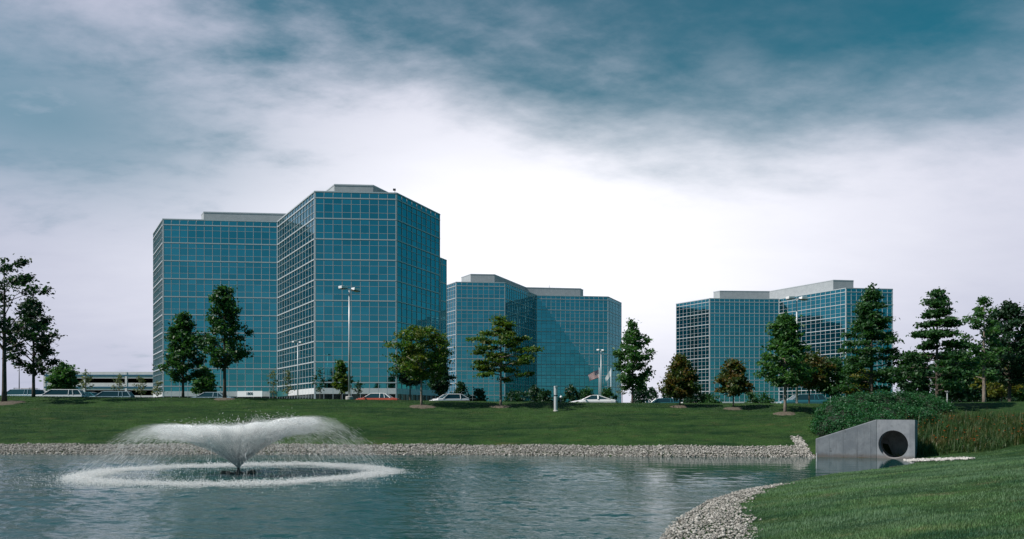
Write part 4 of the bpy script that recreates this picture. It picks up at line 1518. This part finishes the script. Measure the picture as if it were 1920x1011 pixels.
# ------------------------------------------------------------------ fountain
def fountain():
    D = 28.9; x0 = P(447, D)
    rng = np.random.default_rng(77)
    root = empty('pond_fountain', (x0, D, 0))
    tag(root, 'floating pond fountain throwing a wide white bowl of spray into a foam ring', 'fountain')
    mb = MB()
    mb.box((-.05, 0, .015), (1.15, .26, .06))
    mb.lathe([(.16, -.05), (.18, .03), (.12, .08), (.07, .11)], (0, 0, 0), 14)
    fl = mb.build('float', [M['float_']], root)
    for sx, hh in ((-.62, .09), (.60, .16)):
        mb = MB()
        mb.lathe([(.10, -.06), (.12, .02), (.11, hh - .03), (.07, hh)], (sx, 0, 0), 12)
        mb.box((sx * .86, 0, .07), (.3, .12, .07))
        mb.build('pontoon', [M['float_']], root)
    MB().lathe([(.055, .10), (.06, .22), (.045, .26)], (0, 0, 0), 12).build('nozzle', [M['darkmetal']], root)
    # streams: ballistic arcs, flight frozen into elongated drops
    N = 100000
    g = 9.81
    th = rng.uniform(0, 2 * np.pi, N)
    # gusty grouping: jets leave in fine fingers
    th = th + .05 * np.sin(th * 23)
    cls = rng.random(N)
    Rl = np.where(cls < .80, rng.normal(6.0, .40, N), rng.uniform(1.2, 5.8, N))       # landing radius
    hp = np.where(cls < .80, 1.84 - .58 * rng.random(N) ** 1.7, rng.normal(1.60, .20, N))
    hp = hp * (1 + .09 * np.cos(th) + .05 * np.cos(2 * th)) 
    Rl = np.clip(Rl, .8, 8.2); hp = np.clip(hp, .6, 2.9)
    vz = np.sqrt(2 * g * hp)
    T = vz / g + np.sqrt(2 * (hp + .25) / g)
    vr = Rl / T
    u = np.where(rng.random(N) < .86, rng.random(N) ** .85 * .52, rng.random(N))
    t = u * T
    drag = 1.0
    r = vr * t
    z = .26 + vz * t - .5 * g * t * t
    squash = .80
    jit = rng.normal(0, 1, (N, 3)) * (.018 + .055 * u)[:, None]
    px = r * np.cos(th) + jit[:, 0] + .10 * u * u
    py = r * np.sin(th) * squash + jit[:, 1]
    pz = z + jit[:, 2] * .7
    vel = np.stack([vr * np.cos(th), vr * np.sin(th) * squash, vz - g * t], 1)
    sp = np.linalg.norm(vel, axis=1, keepdims=True)
    dr = vel / sp
    ln = (.020 + .010 * sp[:, 0]) * rng.uniform(.5, 1.4, N) * np.where(u < .5, .7, 1.5)
    wd = rng.uniform(.004, .0095, N) * np.where(u < .5, 1.05, .62)
    k = pz > .0
    pos = np.stack([px, py, pz], 1)[k]; dr = dr[k]; ln = ln[k]; wd = wd[k]
    # loose drops tossed above the middle
    def drops(pos, dr, ln, wd):
        n = len(pos)
        s1 = np.cross(dr, rng.normal(size=(n, 3))); s1 /= np.linalg.norm(s1, axis=1)[:, None]
        s2 = np.cross(dr, s1)
        a = pos - dr * ln[:, None]; b = pos + dr * ln[:, None]
        m = [pos + (s1 * math.cos(q) + s2 * math.sin(q)) * wd[:, None] for q in (0, 2.094, 4.189)]
        V = np.stack([a] + m + [b], 1).reshape(-1, 3)
        f = np.array([(0, 2, 1), (0, 3, 2), (0, 1, 3), (4, 1, 2), (4, 2, 3), (4, 3, 1)])
        F = (np.arange(n)[:, None, None] * 5 + f[None]).reshape(-1, 3)
        return V, F
    V, F = drops(pos, dr, ln, wd)
    o = mesh_obj('spray', V, F, [M['spray']], root); tag(o, kind='stuff')
    n = 900
    p = np.stack([rng.normal(.05, .75, n), rng.normal(0, .6, n), 1.75 + np.abs(rng.normal(0, .22, n))], 1)
    V, F = drops(p, np.tile([[.1, 0, 1.0]], (n, 1)) + rng.normal(0, .2, (n, 3)), rng.uniform(.015, .05, n), rng.uniform(.006, .014, n))
    # fine mist carried inside the sheet of water: nested thin bodies of revolution
    def vol(dens):
        m = bpy.data.materials.new('spray_mist')
        m.use_nodes = True
        k = NT(m.node_tree)
        k.n.remove(k.n['Principled BSDF'])
        v = k.node('ShaderNodeVolumeScatter')
        v.inputs['Color'].default_value = (.995, .995, 1, 1)
        v.inputs['Density'].default_value = dens
        v.inputs['Anisotropy'].default_value = .0
        k.l.new(v.outputs[0], k.n['Material Output'].inputs['Volume'])
        return m
    for dens, u1, th0, th1, R1, hp1 in ((3.0, .34, .05, .18, 5.7, 1.30), (5.0, .38, .05, .20, 5.6, 1.46), (7.0, .41, .06, .22, 5.6, 1.62), (7.0, .45, .06, .24, 5.6, 1.76), (1.2, .54, .12, .40, 5.9, 1.66), (.16, .74, .10, .42, 6.0, 1.74), (.02, .97, .10, .50, 6.0, 1.74)):
        ns, seg = 22, 72
        MV = []
        for side in (1, -1):
            for j in range(ns + 1):
                q = j / ns
                uu = q * u1
                for kq in range(seg):
                    ang = 2 * math.pi * kq / seg
                    wob = 1 + .05 * math.sin(ang * 7 + 1) + .035 * math.sin(ang * 17 + 2)
                    h_ = hp1 * (1 + .09 * math.cos(ang) + .05 * math.cos(2 * ang)) * (1 + .03 * math.sin(ang * 11))
                    vz_ = math.sqrt(2 * g * h_); T_ = vz_ / g + math.sqrt(2 * (h_ + .25) / g)
                    tt = uu * T_
                    rr_ = R1 * uu * wob; zz_ = .27 + vz_ * tt - .5 * g * tt * tt
                    w_ = (th0 + (th1 - th0) * q) * (1 - max(0, (q - .8) / .2) ** 2 * .98)
                    dz = vz_ - g * tt; drr = R1 / T_
                    nl = math.hypot(dz, drr)
                    ro = max(.005, rr_ + side * w_ * .5 * dz / nl + .02); zo = zz_ - side * w_ * .5 * drr / nl
                    MV.append((ro * math.cos(ang), ro * math.sin(ang) * squash, max(.01, zo)))
        MF = []
        off = (ns + 1) * seg
        for sd_ in (0, 1):
            for j in range(ns):
                for kq in range(seg):
                    k2 = (kq + 1) % seg
                    f_ = (sd_ * off + j * seg + kq, sd_ * off + j * seg + k2, sd_ * off + (j + 1) * seg + k2, sd_ * off + (j + 1) * seg + kq)
                    MF.append(f_ if sd_ == 0 else f_[::-1])
        for kq in range(seg):
            k2 = (kq + 1) % seg
            MF.append((k2, kq, off + kq, off + k2))
            MF.append((ns * seg + kq, ns * seg + k2, off + ns * seg + k2, off + ns * seg + kq))
        o = mesh_obj('mist', MV, MF, [vol(dens)], root); tag(o, kind='stuff')
    # splashes and foam of the landing ring
    n = 44000
    th = rng.uniform(0, 2 * np.pi, n)
    rr = 5.95 + rng.normal(0, .48, n) * (1 + .35 * np.sin(th * 3 + .6) + .2 * np.sin(th * 8)) + .18 * np.sin(th * 5 + 1) + .12 * np.sin(th * 11)
    hgt = np.abs(rng.normal(0, 1, n)) * .075 * np.exp(-((rr - 5.95) / .9) ** 2)
    p2 = np.stack([rr * np.cos(th), rr * np.sin(th) * squash, hgt + .004], 1)
    wd2 = rng.uniform(.006, .027, n) * np.exp(-((rr - 5.95) / 1.3) ** 2)
    dr2 = np.tile([[0., 0, 1.0]], (n, 1)) + rng.normal(0, .5, (n, 3)); dr2 /= np.linalg.norm(dr2, axis=1)[:, None]
    V2, F2 = drops(p2, dr2, wd2 * rng.uniform(.7, 1.8, n), wd2)
    # fine stray foam inside and outside the ring
    n = 7000
    th = rng.uniform(0, 2 * np.pi, n); rr = np.abs(rng.normal(5.7, 1.6, n))
    p3 = np.stack([rr * np.cos(th), rr * np.sin(th) * squash, np.full(n, .006)], 1)
    w3_ = rng.uniform(.005, .014, n)
    V3, F3 = drops(p3, np.tile([[1., 0, 0.05]], (n, 1)) + rng.normal(0, .2, (n, 3)), w3_ * 2, w3_)
    V = np.concatenate([V, V2, V3]); F = np.concatenate([F, F2 + len(V) - len(V2) - len(V3), F3 + len(V) - len(V3)])
    o = mesh_obj('foam', V, F, [M['spray']], root); tag(o, kind='stuff')


fountain()


# ------------------------------------------------------------------ cars
def car(label, cat_name, x, y, heading, kind, body_m, lower_m=None, right_pillar=True, rack=False, z=None, roof_m=None):
    """heading: direction of travel, radians from +X. Built pointing to +X."""
    K = dict(
        sedan=dict(L=4.7, W=1.74, belt=.92, roof=1.38, hood=.86, trunk=.93, c=[1.28, .52, -.95, -1.55]),
        coupe=dict(L=4.75, W=1.76, belt=.84, roof=1.24, hood=.70, trunk=.86, c=[.95, .10, -.62, -1.75]),
        hatch=dict(L=4.15, W=1.66, belt=.88, roof=1.36, hood=.84, trunk=.93, c=[1.05, .35, -1.15, -1.95]),
        wagon=dict(L=4.8, W=1.76, belt=.95, roof=1.48, hood=.90, trunk=.98, c=[1.25, .55, -1.95, -2.30]),
        van=dict(L=4.6, W=1.80, belt=1.05, roof=1.72, hood=1.02, trunk=1.08, c=[1.75, .95, -2.05, -2.24]),
    )[kind]
    z = gz(x, y) + .03 if z is None else z
    root = empty(cat_name, (x, y, z), heading)
    tag(root, label, 'car')
    L2, W2 = K['L'] / 2, K['W'] / 2
    # body: stations along the length, a closed section at each
    st = [(-L2, .42, .70, .86), (-L2 + .10, .27, K['trunk'] - .08, .94), (-L2 + .55, .22, K['trunk'], 1.0), (K['c'][3], .20, max(K['belt'], K['trunk']), 1.0), (K['c'][0], .20, K['belt'], 1.0),
          (K['c'][0] + .5, .20, K['hood'] + .02, .99), (L2 - .45, .22, K['hood'] - .05, .97), (L2 - .10, .27, K['hood'] - .14, .92), (L2, .42, K['hood'] - .27, .84)]
    V, F = [], []
    for sx, zb, zt, wf in st:
        w = W2 * wf
        sec = [(-w * .90, zb), (-w, zb + .12), (-w, zt - .22), (-w * .93, zt - .05), (-w * .80, zt), (w * .80, zt), (w * .93, zt - .05), (w, zt - .22), (w, zb + .12), (w * .90, zb)]
        V += [(sx, a, b) for a, b in sec]
    ns = 10
    for i in range(len(st) - 1):
        for k in range(ns):
            F.append((i * ns + k, (i + 1) * ns + k, (i + 1) * ns + (k + 1) % ns, i * ns + (k + 1) % ns))
    F.append(tuple(range(ns))); F.append(tuple((len(st) - 1) * ns + k for k in range(ns - 1, -1, -1)))
    mi = []
    for i in range(len(st) - 1):
        for k in range(ns):
            mi.append(1 if k in (0, 8, 9) or (lower_m and k in (1, 7)) else 0)
    mi += [0, 0]
    bo = mesh_obj('body', V, F, [body_m, lower_m or M['trim']], root, smooth=False, midx=mi)
    bv = bo.modifiers.new('bevel', 'BEVEL'); bv.width = .03; bv.segments = 2; bv.limit_method = 'ANGLE'
    # cabin
    c0, c1, c2, c3 = K['c']; zb, zr = K['belt'] - .02, K['roof']
    wb, wr = W2 * .92, W2 * .72
    mb = MB()
    roof = [(c1, -wr, zr - .02), (c1, wr, zr - .02), (c2, wr, zr - .01), (c2, -wr, zr - .01)]
    base = [(c0, -wb, zb), (c0, wb, zb), (c3, wb, zb + .02), (c3, -wb, zb + .02)]
    cx_ = (c1 + c2) / 2
    rt = [(c1 - .1, -wr * .9, zr + .02), (c1 - .1, wr * .9, zr + .02), (c2 + .1, wr * .9, zr + .025), (c2 + .1, -wr * .9, zr + .025)]
    mb.add(roof + rt, [(0, 1, 5, 4), (1, 2, 6, 5), (2, 3, 7, 6), (3, 0, 4, 7), (4, 5, 6, 7), (3, 2, 1, 0)])
    for s in (-1, 1):
        def pil(b0, t0, w_, d_=0):
            pb_ = Vector(b0); pt_ = Vector(t0)
            mb.tube([pb_, pt_], w_, 5)
        pil((c0, s * wb, zb), (c1, s * wr, zr - .02), .032)
        pil((c3, s * wb, zb), (c2, s * wr, zr - .02), .055)
        xm = c1 * .35 + c2 * .65 if kind not in ('coupe', 'hatch') else c1 * .1 + c2 * .9
        pil((xm, s * wb, zb), (xm, s * wr, zr - .02), .035 if kind not in ('coupe',) else .10)
        if kind in ('wagon', 'van', 'sedan'):
            xq = c2 + .55 if kind != 'sedan' else c2 + .1
            pil((xq - .1, s * wb, zb), (xq, s * wr, zr - .02), .04)
    mb.build('roof', [roof_m or body_m], root)
    gi = .018
    wbi, wri = wb - gi, wr - gi
    def quad(name, pts, m):
        mesh_obj(name, [tuple(p) for p in pts], [(0, 1, 2, 3)], [m], root)
    quad('windscreen', [(c0 - .02, -wbi, zb), (c0 - .02, wbi, zb), (c1 - .02, wri, zr - .03), (c1 - .02, -wri, zr - .03)], M['autoglass'])
    quad('rear_window', [(c3 + .02, wbi, zb), (c3 + .02, -wbi, zb), (c2 + .02, -wri, zr - .03), (c2 + .02, wri, zr - .03)], M['autoglass'])
    for s in (-1, 1):
        quad('side_window', [(c0, s * wbi, zb), (c3, s * wbi, zb), (c2, s * wri, zr - .03), (c1, s * wri, zr - .03)], M['autoglass'])
    # wheels
    for wx in (L2 - .85, -L2 + .95):
        for s in (-1, 1):
            mb = MB(); R_ = Matrix.Rotation(math.pi / 2, 3, 'X')
            mb.tube([(wx, s * (W2 - .20), .31), (wx, s * (W2 - .02), .31)], .31, 18)
            wo = mb.build('wheel', [M['tyre']], root)
            MB().tube([(wx, s * (W2 - .03), .31), (wx, s * (W2 - .005), .31)], .19, 14).build('rim', [M['rim']], wo)
    for s in (-1, 1):
        MB().box((L2 - .02, s * W2 * .58, K['hood'] - .30), (.10, .34, .13)).build('headlight', [M['headlight']], root)
        MB().box((-L2 + .02, s * W2 * .60, K['trunk'] - .24), (.10, .36, .14)).build('taillight', [M['taillight']], root)
        MB().box((c0 - .15, s * (W2 + .06), zb + .07), (.12, .14, .10)).build('mirror', [body_m], root)
    mb = MB(); mb.box((L2 - .01, 0, .40), (.16, K['W'] * .92, .16)); mb.box((-L2 + .01, 0, .42), (.16, K['W'] * .92, .16))
    mb.build('bumper', [M['chrome']], root)
    if rack:
        mb = MB()
        for s in (-1, 1): mb.tube([(c1 - .2, s * wr * .8, zr + .10), (c2 + .2, s * wr * .8, zr + .10)], .02, 5)
        for xx in (c1 - .3, c2 + .5):
            mb.tube([(xx, -wr * .9, zr + .14), (xx, wr * .9, zr + .14)], .02, 5)
            for s in (-1, 1): mb.tube([(xx, s * wr * .8, zr), (xx, s * wr * .8, zr + .14)], .02, 5)
        mb.build('roof_rack', [M['darkmetal']], root)
    return root


PW = paint('paint_white', (.78, .78, .80)); PR = paint('paint_red', (.42, .07, .035)); PB = paint('paint_blue', (.02, .09, .14)); PT = paint('paint_teal', (.03, .14, .17))
PS = paint('paint_silver_blue', (.22, .30, .36)); PL = paint('paint_light_blue', (.30, .40, .46)); PD = paint('paint_dark', (.02, .03, .05))
car('silver blue estate car with roof rack, leftmost in the row of cars', 'parked_car', P(38, 72), 72, math.pi * .97, 'wagon', PS, rack=True)
car('white saloon car half hidden behind the second tree from the left', 'parked_car', P(84, 75), 75, math.pi * .94, 'sedan', PW)
car('white van with dark side glass in front of the bushy tree', 'parked_car', P(110, 71.5), 71.5, math.pi * 1.10, 'wagon', PW)
car('teal saloon car in front of the garage', 'parked_car', P(158, 77), 77, math.pi * 1.02, 'sedan', PT)
car('white and dark estate car in front of the garage, next to the teal saloon', 'parked_car', P(206, 77), 77, math.pi * 1.08, 'wagon', PL)
car('light blue car with a white bonnet behind the trunk of the egg shaped tree', 'parked_car', P(396, 73), 73, math.pi * 1.03, 'sedan', PL)
car('orange red saloon car with white roof, between the lamp mast and the broad tree', 'parked_car', P(707, 72), 72, math.pi * .99, 'sedan', PR, roof_m=PW)
car('white hatchback with a red lower body between the two olive trees', 'parked_car', P(842, 72.5), 72.5, math.pi * 1.16, 'hatch', PW, lower_m=PR)
car('low white sports coupe with pointed nose in front of the flagpoles', 'parked_car', P(1110, 70.5), 70.5, math.pi * .995, 'coupe', PW)
car('white car far off, left of the slim green tree trunk gap', 'parked_car', P(1203, 96), 96, math.pi * .98, 'sedan', PW)
car('pale blue car far off beside the brownish green tree', 'parked_car', P(1240, 94), 94, math.pi * 1.02, 'wagon', PT)
car('teal car parked behind the mid green lawn tree', 'parked_car', P(1503, 73), 73, math.pi * 1.0, 'wagon', PT)


# ------------------------------------------------------------------ masts, flags, posts
def twin_lamp(label, px, Y, top_py, base=True, rz=0.0, group='car park lamp masts', pole_m='pole'):
    x = P(px, Y); g = gz(x, Y)
    root = empty('lamp_mast', (x, Y, g), rz)
    tag(root, label, 'street lamp', group)
    h = EYE + (CY - top_py) / FPX * Y - g
    mb = MB(); mb.tube([(0, 0, 0), (0, 0, h - .25)], [.11, .065], 10); mb.build('pole', [M[pole_m]], root, smooth=True)
    mb = MB(); mb.tube([(-.45, 0, h - .22), (.45, 0, h - .22)], .045, 8); mb.build('arm', [M[pole_m]], root)
    for s in (-1, 1):
        mb = MB()
        R = Matrix.Rotation(s * math.radians(4), 3, 'Y')
        c = (s * .72, 0, h - .16)
        mb.box(c, (.66, .50, .26), R); 
        hd = mb.build('lamp_head', [M['white']], root)
        bv = hd.modifiers.new('bevel', 'BEVEL'); bv.width = .03; bv.segments = 2
        MB().box((s * .72, 0, h - .305), (.56, .42, .03), R).build('lens', [M['lens']], hd)
        MB().box((s * .72, 0, h - .28), (.69, .53, .05), R).build('rim', [M['darkmetal']], hd)
    if base:
        MB().lathe([(.34, -.3), (.34, .32), (.30, .36), (.16, .37)], (0, 0, 0), 18).build('concrete_base', [M['concbase']], root)
    return root


twin_lamp('tall pale mast with two white box lamps in front of the tallest tower', 655, 63.5, 538, rz=.9)
twin_lamp('smaller looking distant lamp mast at the inner corner of the tallest tower', 558.5, 118, 640, rz=1.0)
twin_lamp('lamp mast with a white box lamp between the flagpoles', 1127, 116, 655, rz=.9)
twin_lamp('lamp mast rising behind the mid green lawn tree before the right tower', 1494, 66, 556, rz=.25)
twin_lamp('thin dark lamp mast far off between the two trees at the left edge', 36, 140, 682, rz=1.0, pole_m='darkmetal')


def flagpole(label, px, Y, top_py, flag):
    x = P(px, Y); g = gz(x, Y)
    root = empty('flagpole', (x, Y, g))
    tag(root, label, 'flagpole', 'flagpoles in front of the middle tower')
    h = EYE + (CY - top_py) / FPX * Y - g
    mb = MB(); mb.tube([(0, 0, 0), (0, 0, h)], [.10, .05], 8); mb.build('pole', [M['white']], root, smooth=True)
    MB().lathe([(.02, h), (.09, h + .06), (.09, h + .12), (.02, h + .18)], (0, 0, 0), 8).build('finial', [M['pole']], root)
    f = empty(flag[0], (x, Y, g + h - .35))
    tag(f, flag[1], 'flag')
    # cloth hanging and blowing to the left: grid of u (out from pole), v (down)
    nu, nv = 14, 13
    W_, H_, droop, fold = flag[2]
    def pt(u, v):
        return (-.06 - u * W_ * (1 - .12 * math.sin(v * 2)), fold * math.sin(u * 9 + v * 2) * u, -v * H_ * (1 - .25 * u) - droop * u ** 1.25)
    if flag[3] == 'stripes':
        for s in range(13):
            V = [pt(i / nu, (s + q) / 13) for i in range(nu + 1) for q in (0, 1)]
            F = [(2 * i, 2 * i + 2, 2 * i + 3, 2 * i + 1) for i in range(nu)]
            mesh_obj('stripe', V, F, [M['red'] if s % 2 == 0 else M['flagwhite']], f)
        V = [tuple(Vector(pt(i / nu, j / 13)) + Vector((0, -.012, 0))) for i in range(7) for j in range(8)]
        F = [(i * 8 + j, (i + 1) * 8 + j, (i + 1) * 8 + j + 1, i * 8 + j + 1) for i in range(6) for j in range(7)]
        ca = mesh_obj('canton', V, F, [M['navy']], f)
        V, F = [], []
        for r in range(9):
            for c in range(6 if r % 2 == 0 else 5):
                u = (.035 + c * .07 + (.035 if r % 2 else 0)); v = (r + .8) * 7 / 13 / 9.6
                p = Vector(pt(u, v)) + Vector((0, -.03, 0)); b0 = len(V)
                for q in range(10):
                    rr = .045 if q % 2 == 0 else .018
                    V.append((p.x + rr * math.sin(q * math.pi / 5), p.y, p.z + rr * math.cos(q * math.pi / 5)))
                F.append(tuple(range(b0, b0 + 10)))
        st = mesh_obj('star', V, F, [M['flagwhite']], ca); tag(st, kind='stuff')
    else:
        V = [pt(i / nu, j / nv) for i in range(nu + 1) for j in range(nv + 1)]
        F = [(i * (nv + 1) + j, (i + 1) * (nv + 1) + j, (i + 1) * (nv + 1) + j + 1, i * (nv + 1) + j + 1) for i in range(nu) for j in range(nv)]
        mesh_obj('cloth', V, F, [M['flagwhite']], f)


flagpole('white flagpole carrying the striped flag, left of the lamp mast', 1123.5, 158, 690,
         ('flag', 'striped red and white flag with a dark blue canton, flying to the left', (2.5, 1.9, 1.3, .12), 'stripes'))
flagpole('white flagpole carrying the plain white flag, right of the lamp mast', 1145.5, 160, 691,
         ('flag', 'plain white flag hanging limp from the right flagpole', (1.3, 1.5, 1.95, .12), 'plain'))

# bollard post on the slope
x, y, z = on_slope(1042, 771)
h = (771 - 724) / FPX * y
root = empty('bollard_post', (x, y, z))
tag(root, 'pale upright round post standing alone on the grassy slope', 'post')
MB().lathe([(.145, -.3), (.145, h - .12), (.15, h - .11), (.15, h - .02), (.12, h)], (0, 0, 0), 18).build('pipe', [M['pole']], root, smooth=False)
MB().lathe([(.158, h * .60), (.158, h * .64)], (0, 0, 0), 18).build('collar', [M['darkmetal']], root)
MB().lathe([(.20, -.2), (.20, .04), (.16, .07)], (0, 0, 0), 18).build('base', [M['concbase']], root)

# globe path lamp
Yl = 74; x = P(1776, Yl); g = gz(x, Yl)
h = EYE + (CY - 729) / FPX * Yl - g
root = empty('path_lamp', (x, Yl, g)); tag(root, 'small white globe lamp on a short post before the dark trees', 'lamp')
MB().tube([(0, 0, -.1), (0, 0, h - .4)], [.07, .055], 8).build('post', [M['pole']], root)
MB().lathe([(.06, h - .42), (.17, h - .36), (.22, h - .24), (.22, h - .14), (.15, h - .03), (.02, h)], (0, 0, 0), 14).build('globe', [M['globe']], root, smooth=True)
# little globe lamp by the bollard
Yl = 92; x = P(1052, Yl); g = gz(x, Yl); h = EYE + (CY - 742) / FPX * Yl - g
root = empty('path_lamp', (x, Yl, g)); tag(root, 'tiny white globe lamp behind the crest, right of the pale bollard post', 'lamp')
MB().tube([(0, 0, -.1), (0, 0, h - .3)], .05, 8).build('post', [M['darkmetal']], root)
MB().lathe([(.06, h - .34), (.16, h - .26), (.18, h - .16), (.12, h - .04), (.02, h)], (0, 0, 0), 12).build('globe', [M['globe']], root, smooth=True)
